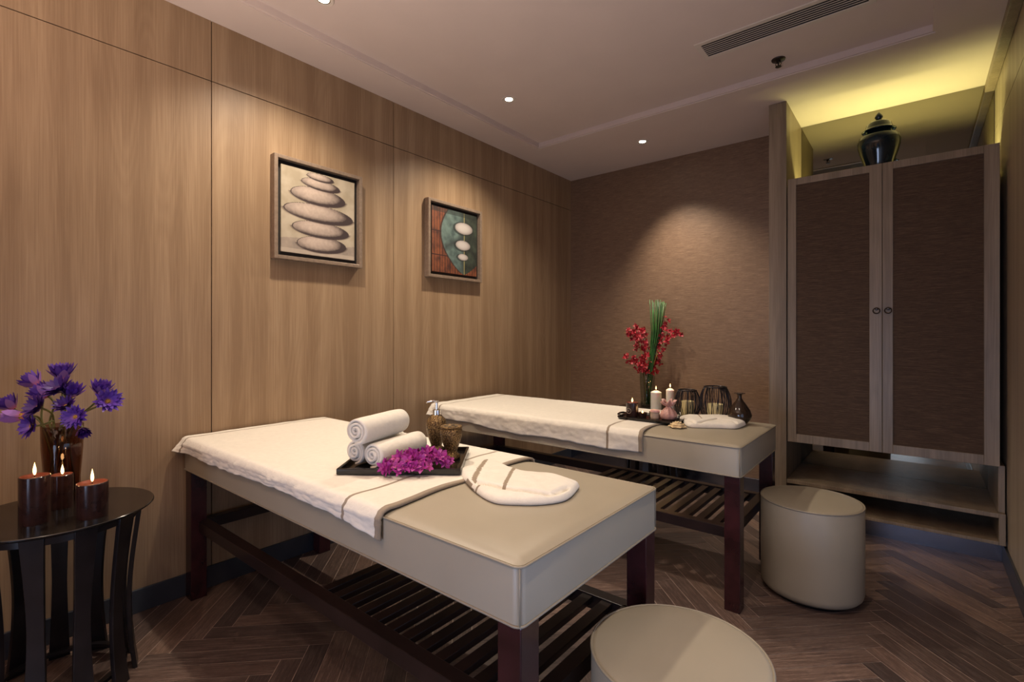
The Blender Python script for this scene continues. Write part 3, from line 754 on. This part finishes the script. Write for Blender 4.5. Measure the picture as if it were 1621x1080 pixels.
for i, (u, v_, d, size, op, (dr, du, dc), dk, lab) in enumerate(LIL):
    P = at_depth(u, v_, d); N = (RIGHT*dr + Vector((0, 0, 1))*du - FWD*dc).normalized()
    size *= 0.98
    t = thing('water_lily', lab, 'flower', VL + Vector((0, 0, 0.014)), 0, 'water lilies in the amber vase')
    base = P - N*size*0.35 - t.location
    q = Vector((0, 0, 1)).rotation_difference(N)
    o = obj('blossom', lily_bloom(size, op, dk, i), [['lily', 'lily_dark', 'lily_pink'][dk], 'lily_pink'], t, True); o.location = base; o.rotation_mode = 'QUATERNION'; o.rotation_quaternion = q
    bm = BM(); lathe(bm, [(0, -0.004), (size*0.16, 0), (size*0.20, size*0.10), (size*0.12, size*0.16), (0, size*0.18)], 18); e = obj('flower_heart', bm, 'lily_eye', t, True, label='yellow stamens'); e.location = base; e.rotation_mode = 'QUATERNION'; e.rotation_quaternion = q
    # stem from vase floor, over the rim, to the bloom
    a = 2*PI*i/len(LIL)*3; b0 = Vector((0.040*math.cos(a+PI), 0.040*math.sin(a+PI), 0.002))
    off = Vector((P.x-VL.x, P.y-VL.y, 0)); offn = off.normalized() if off.length > 0.01 else Vector((1, 0, 0))
    rim = offn*min(0.055, off.length*0.8) + Vector((0, 0, 0.262 if base.z > 0.28 else 0.285)); tip = base - N*0.003
    pts = []
    c1, c2 = rim + (rim-b0)*0.18, tip - N*min(0.05, (tip-rim).length*0.45)
    for k in range(8): pts.append(b0.lerp(rim, k/8))
    for k in range(13):
        s = k/12; pts.append((1-s)**3*rim + 3*(1-s)**2*s*c1 + 3*(1-s)*s*s*c2 + s**3*tip)
    obj('stem', tube(BM(), pts, [0.0032]*len(pts), 8), 'stem', t, True)

# ------------------------------------------------------------------ red orchids and blades
def orchid_bloom(size, matname, seed):
    rnd = random.Random(seed); bm = BM(); uvl = bm.loops.layers.uv.new('UVMap')
    for k in range(5):
        petal(bm, uvl, size*0.06, size*rnd.uniform(0.8, 1.0), size*(0.20 if k % 2 else 0.28), 2*PI*k/5 + rnd.uniform(-0.2, 0.2), R(rnd.uniform(5, 60)), R(-35), n=4)
    for k in range(2): petal(bm, uvl, 0, size*0.5, size*0.2, 2*PI*k/2+0.6, R(70), R(-60), n=4)
    me_o = obj('blossom', bm, matname, None, True); return me_o
def protos(mat, sizes):
    L = []
    for i, s in enumerate(sizes):
        o = orchid_bloom(s, mat, 50+i); L.append(o.data); bpy.data.objects.remove(o)
    return L
RED = protos('orchid_red', [0.028, 0.023, 0.032, 0.026]); MAG = protos('orchid_magenta', [0.025, 0.020, 0.028, 0.022]) + protos('orchid_pale', [0.022])
def put_bloom(me, parent, p, nrm, spin):
    o = bpy.data.objects.new('blossom', me); COL.objects.link(o); o.parent = parent; o.location = p
    o.rotation_mode = 'QUATERNION'; o.rotation_quaternion = Vector((0, 0, 1)).rotation_difference(nrm) @ Quaternion((0, 0, 1), spin); return o
rnd = random.Random(11)
SPR = [ # end px, mid px, label
 ((984, 568), (1010, 572), 'lowest red orchid spray reaching far left'),
 ((988, 527), (1010, 540), 'red orchid spray reaching left at mid height'),
 ((1008, 515), (1020, 545), 'red orchid spray leaning slightly left beside the green blades'),
 ((1080, 527), (1052, 540), 'red orchid spray reaching far right at mid height'),
 ((1052, 500), (1046, 540), 'tallest red orchid spray right of the green blades'),
 ((1043, 568), (1032, 578), 'short red orchid spray low over the vase rim, right side'),
 ((1018, 560), (1020, 580), 'short red orchid spray low over the vase rim, left side')]
for i, ((eu, ev), (mu, mv), lab) in enumerate(SPR):
    t = thing('orchid_spray', lab, 'flower', VR + Vector((0, 0, 0.014)), 0, 'red orchid sprays in the clear vase')
    dd = 4.075 + (i % 3 - 1)*0.06
    b0 = Vector((0.022*math.cos(i*2.1), 0.022*math.sin(i*2.1), 0.0)); E_ = at_depth(eu, ev, dd) - t.location; Mi = at_depth(mu, mv, 4.075 + (i % 3 - 1)*0.03) - t.location
    rim = Vector((E_.x, E_.y, 0)).normalized()*0.036 + Vector((0, 0, 0.27))
    pts = [b0.lerp(rim, k/6) for k in range(6)]
    curve = []
    for k in range(17):
        s = k/16; curve.append((1-s)**2*rim + 2*(1-s)*s*(Mi*2 - (rim+E_)/2) + s*s*E_)
    obj('stem', tube(BM(), pts+curve, [0.0022]*6 + [0.0022 - 0.0013*k/16 for k in range(17)], 6), 'stem_yellow' if i % 2 else 'stem_dark', t, True)
    nb = [26, 34, 36, 32, 22, 30, 28][i]
    for k in range(nb):
        s = 0.30 + 0.70*k/nb if i < 5 else 0.2 + 0.8*k/nb
        p = curve[min(16, int(s*16))]; j_ = Vector((rnd.uniform(-1, 1), rnd.uniform(-1, 1), rnd.uniform(-1, 1)))*0.046*(1.15-0.6*s)
        nr = (Vector((rnd.uniform(-1, 1), rnd.uniform(-1, 1), rnd.uniform(-0.6, 1))) - FWD*0.8).normalized()
        put_bloom(RED[k % 4], t, p + j_, nr, rnd.uniform(0, 6))
t = thing('leaf_bundle', 'upright bundle of green rush blades among the red orchids', 'plant', VR + Vector((0, 0, 0.014)))
top = at_depth(1041, 474, 4.075) - t.location
for k in range(24):
    a = k*2.4; rr = 0.005*math.sqrt(k)*1.15
    off = RIGHT*rr*math.cos(a) + FWD*rr*math.sin(a)
    ex = RIGHT*(rr*math.cos(a)*1.7); zt = top.z - 0.03*rnd.random()
    base = off*0.7; midp = Vector((top.x*0.45, top.y*0.45, 0.38)) + off*0.7
    P = [base, base.lerp(midp, 0.5), midp, Vector((top.x*0.85, top.y*0.85, zt*0.7)) + off + ex*0.3, Vector((top.x, top.y, zt)) + off + ex]
    obj('blade', tube(BM(), P, [0.003, 0.0035, 0.004, 0.004, 0.003], 6), 'leaf', t, True)

# ------------------------------------------------------------------ near bed objects
def on(u, v_, z):
    r = (u-810.5)/784; wv = (530-v_)/784; t_ = (z-1.2)/wv
    return (2.61 + t_*(-SA+CA*r), t_*(CA+SA*r))
TOP1 = BZ + 0.0185
tr = thing('serving_tray', 'black rectangular tray with rolled towels and bronze bottles on the near bed', 'tray', (1.131, 0.897, TOP1), R(39.2))
TL, TW = 0.41, 0.325
obj('tray_base', box(BM(), 0.006, TL-0.006, 0.006, TW-0.006, 0.0, 0.006), 'black_lacquer', tr)
bm = BM()
for a in ((0, TL, 0, 0.009), (0, TL, TW-0.009, TW), (0, 0.009, 0.009, TW-0.009), (TL-0.009, TL, 0.009, TW-0.009)): box(bm, *a, 0, 0.020)
obj('tray_rim', bm, 'black_lacquer', tr, bevel=0.0025)
ZT = TOP1 + 0.0065
def rolled_towel(loc, ang, r, L, label, seed):
    # spiral cross-section swept along local x, starting at the near end
    t = tag(bpy.data.objects.new('rolled_towel', None), label, 'towel', 'rolled white towels on the black tray'); COL.objects.link(t)
    t.location = loc; t.rotation_euler = (0, 0, ang)
    turns, pr = 3.6, []
    th = r*0.93/turns
    bm = BM(); N = 150; NXs = 22; rows = []
    for i in range(NXs+1):
        a = i/NXs; x = L*a; row = []
        for side in (0, 1):
            for k in range(N+1):
                f = k/N if side == 0 else 1-k/N
                an = f*turns*2*PI + seed
                rr = r*0.10 + (r*0.90 - (th*0.40 if side == 0 else 0.0) - 0)*f + (0 if side == 0 else 0)
                rr = 0.10*r + f*(r*0.90) - (0.0 if side == 0 else th*0.70)
                rr = max(rr, 0.002 + 0.004*f)
                edge = 1 - 0.05*(abs(2*a-1)**10)
                nz = 1 + 0.012*noise.noise(Vector((x*18, an*0.8, seed)))
                sag = 0.985
                xx = x + (0.004*math.sin(f*9+seed) if i in (0, NXs) else 0)
                row.append(bm.verts.new((xx, rr*math.cos(an)*edge*nz, r*sag + rr*math.sin(an)*edge*nz*sag)))
        rows.append(row)
    n2 = len(rows[0])
    for i in range(NXs):
        for k in range(n2-1):
            bm.faces.new((rows[i][k], rows[i+1][k], rows[i+1][k+1], rows[i][k+1]))
    for row in (rows[0], rows[-1]):
        for k in range(N): bm.faces.new((row[k], row[k+1], row[n2-2-k], row[n2-1-k]))
    obj('towel_roll', bm, 'terry', t, True)
    return t
A3 = R(103)
rolled_towel((1.092, 0.990, ZT), A3, 0.047, 0.235, 'lower left rolled white towel under the top roll, at the tray end', 0.8)
rolled_towel((1.187, 0.996, ZT), A3, 0.047, 0.255, 'lower right rolled white towel next to the magenta orchids', 1.05)
rolled_towel((1.152, 0.955, ZT+0.0815), A3+R(4), 0.049, 0.255, 'topmost rolled white towel resting across the two lower rolls', 0.93)

dsp = thing('soap_dispenser', 'embossed bronze soap dispenser with chrome pump on the black tray', 'soap dispenser', (1.145, 1.325, ZT), R(0))
bm = BM(); lathe(bm, [(0, 0), (0.029, 0), (0.031, 0.004), (0.029, 0.012), (0.021, 0.017), (0.022, 0.023), (0.030, 0.045), (0.038, 0.075), (0.041, 0.100), (0.038, 0.118), (0.030, 0.128), (0.024, 0.134), (0.020, 0.140), (0, 0.140)], 48)
obj('bottle', bm, 'bronze', dsp, True)
bm = BM(); lathe(bm, [(0, 0.140), (0.016, 0.140), (0.016, 0.158), (0.012, 0.160), (0.0055, 0.161), (0.0055, 0.186), (0.008, 0.187), (0.009, 0.196), (0, 0.197)], 28)
pm = obj('pump', bm, 'chrome', dsp, 'auto')
dirn = -RIGHT
bm = BM(); tube(bm, [(0, 0, 0.192), tuple(dirn*0.018 + Vector((0, 0, 0.193))), tuple(dirn*0.036 + Vector((0, 0, 0.190))), tuple(dirn*0.040 + Vector((0, 0, 0.186)))], [0.005, 0.0045, 0.0035, 0.003], 10); obj('spout', bm, 'chrome', pm, True)
tb = thing('tumbler', 'embossed bronze toothbrush tumbler with holed lid beside the soap dispenser', 'tumbler', (1.286, 1.270, ZT))
bm = BM(); lathe(bm, [(0, 0), (0.031, 0), (0.033, 0.004), (0.032, 0.014), (0.024, 0.021), (0.021, 0.026), (0.023, 0.034), (0.033, 0.062), (0.040, 0.088), (0.041, 0.103), (0.038, 0.114), (0, 0.114)], 48)
obj('cup', bm, 'bronze', tb, True)
bm = BM(); lathe(bm, [(0.0, 0.119), (0.034, 0.119), (0.039, 0.120), (0.041, 0.116), (0.038, 0.112), (0, 0.112)], 48); ld = obj('lid', bm, 'bronze', tb, 'auto')
bm = BM()
for k in range(4): lathe(bm, [(0, 0.1185), (0.0075, 0.1185), (0.0075, 0.1194), (0, 0.1194)], 16, mat=Matrix.Translation((0.019*math.cos(k*PI/2+0.5), 0.019*math.sin(k*PI/2+0.5), 0.0005)))
obj('brush_hole', bm, 'black_mat', ld)

oc = thing('orchid_sprig', 'heap of magenta orchid blossoms spilling over the black tray edge', 'flower', (1.300, 1.085, ZT))
rnd = random.Random(5)
stems = BM()
for k in range(120):
    a = rnd.uniform(0, 2*PI); rr = math.sqrt(rnd.random())
    x, y = rr*math.cos(a), rr*math.sin(a)
    tiltx = 0.030*x
    hgt = 0.012 + 0.050*(1-rr*rr)*rnd.uniform(0.5, 1.0) + 0.012*max(0, x)
    p = RIGHT*(x*0.112 + 0.006) + FWD*(y*0.066 + 0.03*x - 0.004) + Vector((0, 0, hgt))
    nr = (RIGHT*x*0.7 - FWD*(0.5+0.5*rnd.random()) + Vector((rnd.uniform(-.5, .5), rnd.uniform(-.5, .5), rnd.uniform(0.2, 1)))).normalized()
    put_bloom(MAG[(k*7+k//5) % 5], oc, p, nr, rnd.uniform(0, 6))
    if k < 16: tube(stems, [Vector((0, 0, 0.006)), p*0.5 + Vector((0, 0, 0.004)), p - nr*0.004], 0.0013, 5)
obj('stem', stems, 'stem', oc, True)

def folded(name, label, pts, z0, h, crease, bands, seed, h2=0.8):
    # puffed fold of towelling bounded by a world outline; crease = polyline where the upper layer ends
    C_ = Vector((sum(p[0] for p in pts)/len(pts), sum(p[1] for p in pts)/len(pts)))
    out = []
    n = len(pts)
    for i in range(n):     # Catmull-Rom outline
        p0, p1, p2, p3 = [Vector(pts[(i+k-1) % n]) for k in range(4)]
        for s in range(14):
            t_ = s/14; out.append(0.5*((2*p1)+(-p0+p2)*t_+(2*p0-5*p1+4*p2-p3)*t_*t_+(-p0+3*p1-3*p2+p3)*t_**3))
    def dseg(p, a, b):
        ab = b-a; k = max(0, min(1, (p-a).dot(ab)/ab.length_squared)); return (p-(a+ab*k)).length
    def side(p):
        best, sg = 9, 1
        for a, b in zip(crease, crease[1:]):
            a, b = Vector(a), Vector(b); d = dseg(p, a, b)
            if d < best: best = d; sg = 1 if (b-a).cross(p-a) > 0 else -1
        return best, sg
    bm = BM(); M_ = 34; rings = []
    def H_(p, t_):
        d, sg = side(p)
        e = max(0.0, 1-t_**7)**0.5
        z = h*e*(0.92+0.08*math.cos(t_*3))
        if sg < 0: z *= (h2 + 0.10*math.sin(min(1, d/0.03)*PI))
        z -= 0.5*h*math.exp(-(d/0.0055)**2)*(t_ < 0.93)
        z += e*0.0025*noise.noise(Vector((p.x*30, p.y*30, seed)))
        return z
    for m in range(1, M_+1):
        t_ = m/M_; rings.append([bm.verts.new((C_.x+(q.x-C_.x)*t_, C_.y+(q.y-C_.y)*t_, z0+0.25*h+0.75*H_(C_+(q-C_)*t_, t_))) for q in out])
    c0 = bm.verts.new((C_.x, C_.y, z0+0.25*h+0.75*H_(C_, 0)))
    k_ = len(out)
    bot = []
    for ins, zz in ((1.0, 0.12), (0.97, 0.0)):
        bot.append([bm.verts.new((C_.x+(q.x-C_.x)*ins, C_.y+(q.y-C_.y)*ins, z0+h*zz)) for q in out])
    for a, b in list(zip(rings, rings[1:])) + [(rings[-1], bot[0]), (bot[0], bot[1])]:
        for i in range(k_):
            f = bm.faces.new((a[i], a[(i+1) % k_], b[(i+1) % k_], b[i]))
            c = f.calc_center_median(); p = Vector((c.x, c.y)); d, sg = side(p)
            for (a0, a1, wd_, need) in bands:
                if dseg(p, Vector(a0), Vector(a1)) < wd_/2 and (need == 0 or sg == need): f.material_index = 1
    for i in range(k_): bm.faces.new((c0, rings[0][i], rings[0][(i+1) % k_]))
    bm.faces.new(bot[1][::-1])
    o = obj(name, bm, ['terry', 'terry_band'], None, True)
    return tag(o, label, 'towel')
Z3 = lambda a, b, z=0.735: on(510+a/3.86, 610+b/3.86, z)
PB = [Z3(845, 530), Z3(905, 620), Z3(1035, 705), Z3(1200, 722), Z3(1370, 718), Z3(1500, 690), Z3(1566, 625), Z3(1556, 575, .755), Z3(1440, 520, .765), Z3(1250, 505, .765), Z3(1120, 470, .765), Z3(1000, 432, .76), Z3(925, 470, .76)]
CR = [Z3(850, 520, .76), Z3(930, 575, .76), Z3(1120, 615, .765), Z3(1400, 640, .765), Z3(1500, 600, .765)]
BN = [(Z3(1008, 425, .765), Z3(925, 560, .765), 0.017, 1), (Z3(1185, 480, .765), Z3(1105, 620, .765), 0.012, 1), (Z3(905, 600, .76), Z3(1010, 592, .76), 0.006, -1), (Z3(850, 530, .745), Z3(930, 640, .742), 0.008, -1)]
folded('folded_towel', 'folded white towel with beige stripes on bare leather of the near bed', PB, 0.7275, 0.038, CR, BN, 3.0)

# ------------------------------------------------------------------ far bed objects
Z2 = BZ + 0.0185; ZL = BZ + 0.0075
t = thing('serving_tray', 'small oblong black tray with tea lights on the far bed', 'tray', (1.330, 2.470, Z2), R(4))
bm = BM(); P0 = rrect(0, 0.335, 0, 0.215, 0.03, 0); 
rings = [[bm.verts.new((x, y, z)) for x, y, _ in rrect(o_, 0.335-o_, o_, 0.215-o_, max(0.03-o_, 0.008), 0)] for o_, z in ((0.006, 0), (0, 0.010), (0.001, 0.014), (0.007, 0.013), (0.012, 0.005))]
for a, b in zip(rings, rings[1:]):
    for k in range(len(a)): bm.faces.new((a[k], a[(k+1) % len(a)], b[(k+1) % len(a)], b[k]))
bm.faces.new(rings[0][::-1]); bm.faces.new(rings[-1]); obj('tray_body', bm, 'black_lacquer', t, 'auto')
bm = BM(); tube(bm, [(0.012, 0.06, 0.008), (-0.016, 0.075, 0.014), (-0.020, 0.11, 0.016), (-0.016, 0.145, 0.014), (0.012, 0.16, 0.008)], 0.006, 8); obj('handle', bm, 'black_lacquer', t, True)
Z2T = Z2 + 0.0055
c = candle('jar_candle', (1.372, 2.590, Z2T), 0.034, 0.075, 'wax_dark', 'wax_top', 'dark glass jar candle with round label, lit, at the left of the tea lights', None, 0.026, 0.10)
bm = BM(); tube(bm, [(0.0345*math.sin(0.45*math.cos(a)+R(-12))*1.0, -0.0345*math.cos(0.45*math.cos(a)+R(-12)), 0.030 + 0.0145*math.sin(a)) for a in [2*PI*k/30 for k in range(30)]], 0.0008, 5, True)
for q in range(3):
    a = q*2.1+0.5; tube(bm, [(0.0348*math.sin(R(-12)), -0.0348*math.cos(R(-12)), 0.030), (0.0348*math.sin(R(-12)+0.18*math.cos(a)), -0.0348*math.cos(R(-12)+0.18*math.cos(a)), 0.030+0.006*math.sin(a))], 0.0007, 5)
obj('label_print', bm, 'beige', c, True, label='pale circular printed emblem')
G = 'tea lights on the small black tray'
for x, y, lab in ((1.432, 2.592, 'lit tea light in a dark cup nearest the dark jar candle'), (1.470, 2.655, 'lit tea light in a dark cup behind the small beige jar')):
    q = thing('tea_light', lab, 'candle', (x, y, Z2T), 0, G)
    bm = BM(); lathe(bm, [(0, 0), (0.021, 0), (0.025, 0.024), (0.023, 0.024), (0.0195, 0.014), (0, 0.014)], 28); obj('cup', bm, 'wax_dark', q, 'auto')
    bm = BM(); lathe(bm, [(0, 0.0145), (0.019, 0.0145), (0.019, 0.016), (0, 0.016)], 24); obj('wax', bm, 'wax_cream', q, True)
    wk = obj('wick', tube(BM(), [(0, 0, 0.016), (0, 0, 0.021)], 0.0007, 5), 'wick', q); obj('flame', flame_bm(0, 0, 0.020, 0.015), 'flame', wk, True)
    point('tea_light_glow', (x, y, Z2T+0.040), 0.05, (1, 0.55, 0.22))
q = thing('cosmetic_jar', 'small beige jar with pale lid and ribbon between the tea lights and the pouch', 'jar', (1.505, 2.590, Z2T))
bm = BM(); lathe(bm, [(0, 0), (0.023, 0), (0.024, 0.003), (0.024, 0.030), (0.022, 0.032), (0, 0.032)], 32); obj('jar_body', bm, 'beige', q, 'auto')
bm = BM(); lathe(bm, [(0, 0.0325), (0.0255, 0.0325), (0.0255, 0.044), (0.022, 0.046), (0, 0.046)], 32); obj('lid', bm, 'pink_satin', q, 'auto')
bm = BM(); lathe(bm, [(0.0245, 0.0305), (0.0262, 0.031), (0.0262, 0.0345), (0.0245, 0.035)], 32); obj('ribbon', bm, 'terry_band', q, 'auto')
q = thing('sachet_pouch', 'pink organza pouch tied at the neck beside the beige jar', 'pouch', (1.577, 2.602, Z2T))
bm = BM(); NS = 48
prof = [(0.0, 0), (0.030, 0), (0.041, 0.010), (0.043, 0.024), (0.034, 0.044), (0.018, 0.060), (0.010, 0.066), (0.013, 0.072), (0.024, 0.084), (0.034, 0.098)]
lathe(bm, prof, NS)
for v0 in bm.verts:
    r_ = math.hypot(v0.co.x, v0.co.y)
    if r_ > 1e-4:
        a = math.atan2(v0.co.y, v0.co.x); k = 1 + (0.10 if v0.co.z < 0.066 else 0.30)*math.sin(a*9)*min(1, v0.co.z/0.04)
        v0.co.x *= k; v0.co.y *= k
        if v0.co.z > 0.075: v0.co.z += 0.010*math.sin(a*5)
pb = obj('pouch_body', bm, 'pink_pouch', q, True); pb.modifiers.new('s', 'SOLIDIFY').thickness = 0.0012
bm = BM(); tube(bm, [(0.0125*math.cos(a), 0.0125*math.sin(a), 0.066) for a in [2*PI*k/20 for k in range(20)]], 0.0022, 6, True); obj('ribbon', bm, 'pink_satin', q, True)
q = thing('carved_soap', 'ruffled cream rose-shaped soap leaning at the tray end', 'soap', (1.672, 2.478, ZL))
bm = BM(); uvl = bm.loops.layers.uv.new('UVMap')
for ring_, (n, r0, L, el, wd_) in enumerate(((7, 0.014, 0.034, 20, 0.017), (6, 0.010, 0.030, 42, 0.015), (5, 0.006, 0.026, 62, 0.012), (3, 0.002, 0.022, 80, 0.009))):
    for k in range(n): petal(bm, uvl, r0, L, wd_, 2*PI*k/n + ring_*0.5, R(el), R(-30), z0=0.004+ring_*0.003, n=5)
o = obj('petals', bm, 'cream', q, True); o.modifiers.new('s', 'SOLIDIFY').thickness = 0.003
bm = BM(); lathe(bm, [(0, 0), (0.026, 0), (0.034, 0.008), (0.026, 0.022), (0, 0.028)], 24); obj('core', bm, 'cream', q, True)

Zb = lambda a, b, z=0.735: on(980+a/7.368, 600+b/7.368, z)
PB2 = [Zb(740, 500), Zb(800, 548), Zb(960, 560), Zb(1200, 565), Zb(1370, 568), Zb(1470, 535), Zb(1462, 500, .745), Zb(1380, 445, .755), Zb(1180, 392, .765), Zb(950, 400, .765), Zb(760, 405, .76), Zb(700, 450, .745)]
CR2 = [Zb(740, 470, .75), Zb(900, 500, .76), Zb(1150, 460, .765), Zb(1330, 480, .765), Zb(1400, 520, .755)]
folded('folded_towel', 'folded white towel in front of the wire lanterns on the far bed', PB2, 0.7275, 0.040, CR2, [(Zb(900, 395, .765), Zb(965, 460, .765), 0.007, 1)], 7.0, 0.85)

def lantern(loc, r, h, label, seed):
    t = thing('wire_lantern', label, 'lantern', loc, 0, 'black wire candle lanterns')
    rn = random.Random(seed)
    prof = lambda a: r*(0.60 + 0.40*math.sin(PI*(0.08+0.86*a))**0.9)
    bm = BM()
    for k in range(60):
        a0 = 2*PI*k/60 + rn.uniform(-0.05, 0.05); tw = rn.uniform(-0.38, 0.38)
        tube(bm, [(prof(i/12)*math.cos(a0+tw*i/12), prof(i/12)*math.sin(a0+tw*i/12), h*i/12) for i in range(13)], 0.0016, 5)
    obj('wire_cage', bm, 'wire', t, True)
    bm = BM(); tube(bm, [(prof(1)*math.cos(a), prof(1)*math.sin(a), h) for a in [2*PI*k/40 for k in range(40)]], 0.0035, 8, True); obj('top_ring', bm, 'wire', t, True)
    bm = BM(); lathe(bm, [(0, 0), (prof(0)+0.003, 0), (prof(0)+0.003, 0.004), (0, 0.004)], 40); obj('base_plate', bm, 'wire', t, 'auto')
def inner(loc, r, h, label):
    t = thing('pillar_candle', label, 'candle', loc, 0, 'cream candles inside the wire lanterns')
    bm = BM(); lathe(bm, [(0, 0), (r, 0), (r, h-0.002), (r-0.002, h), (r-0.008, h-0.003), (0, h-0.004)], 36); obj('wax_body', bm, 'wax_cream', t, 'auto')
    obj('wick', tube(BM(), [(0, 0, h-0.004), (0, 0, h+0.006)], 0.0008, 5), 'wick', t)
L1p, L2p = (1.585, 2.862, ZL), (1.738, 2.872, ZL)
lantern(L1p, 0.072, 0.152, 'smaller black wire lantern, left of the pair on the far bed', 1); inner((L1p[0], L1p[1], ZL+0.0045), 0.036, 0.085, 'cream unlit candle inside the smaller wire lantern')
lantern(L2p, 0.084, 0.180, 'larger black wire lantern, beside the brown bottle', 2); inner((L2p[0], L2p[1], ZL+0.0045), 0.042, 0.080, 'cream unlit candle inside the larger wire lantern')
bm = BM(); lathe(bm, [(r_*1.28, z_*1.14) for r_, z_ in [(0, 0), (0.020, 0), (0.030, 0.006), (0.043, 0.024), (0.047, 0.042), (0.040, 0.066), (0.026, 0.090), (0.014, 0.108), (0.0085, 0.120), (0.0085, 0.134), (0.012, 0.139), (0.022, 0.141), (0.022, 0.143), (0.008, 0.142), (0, 0.142)]], 48)
tag(obj('bud_vase', bm, 'brown_glass', None, True, loc=(1.885, 2.800, ZL)), 'dark brown teardrop bud vase with flared lip at the far bed corner', 'vase')
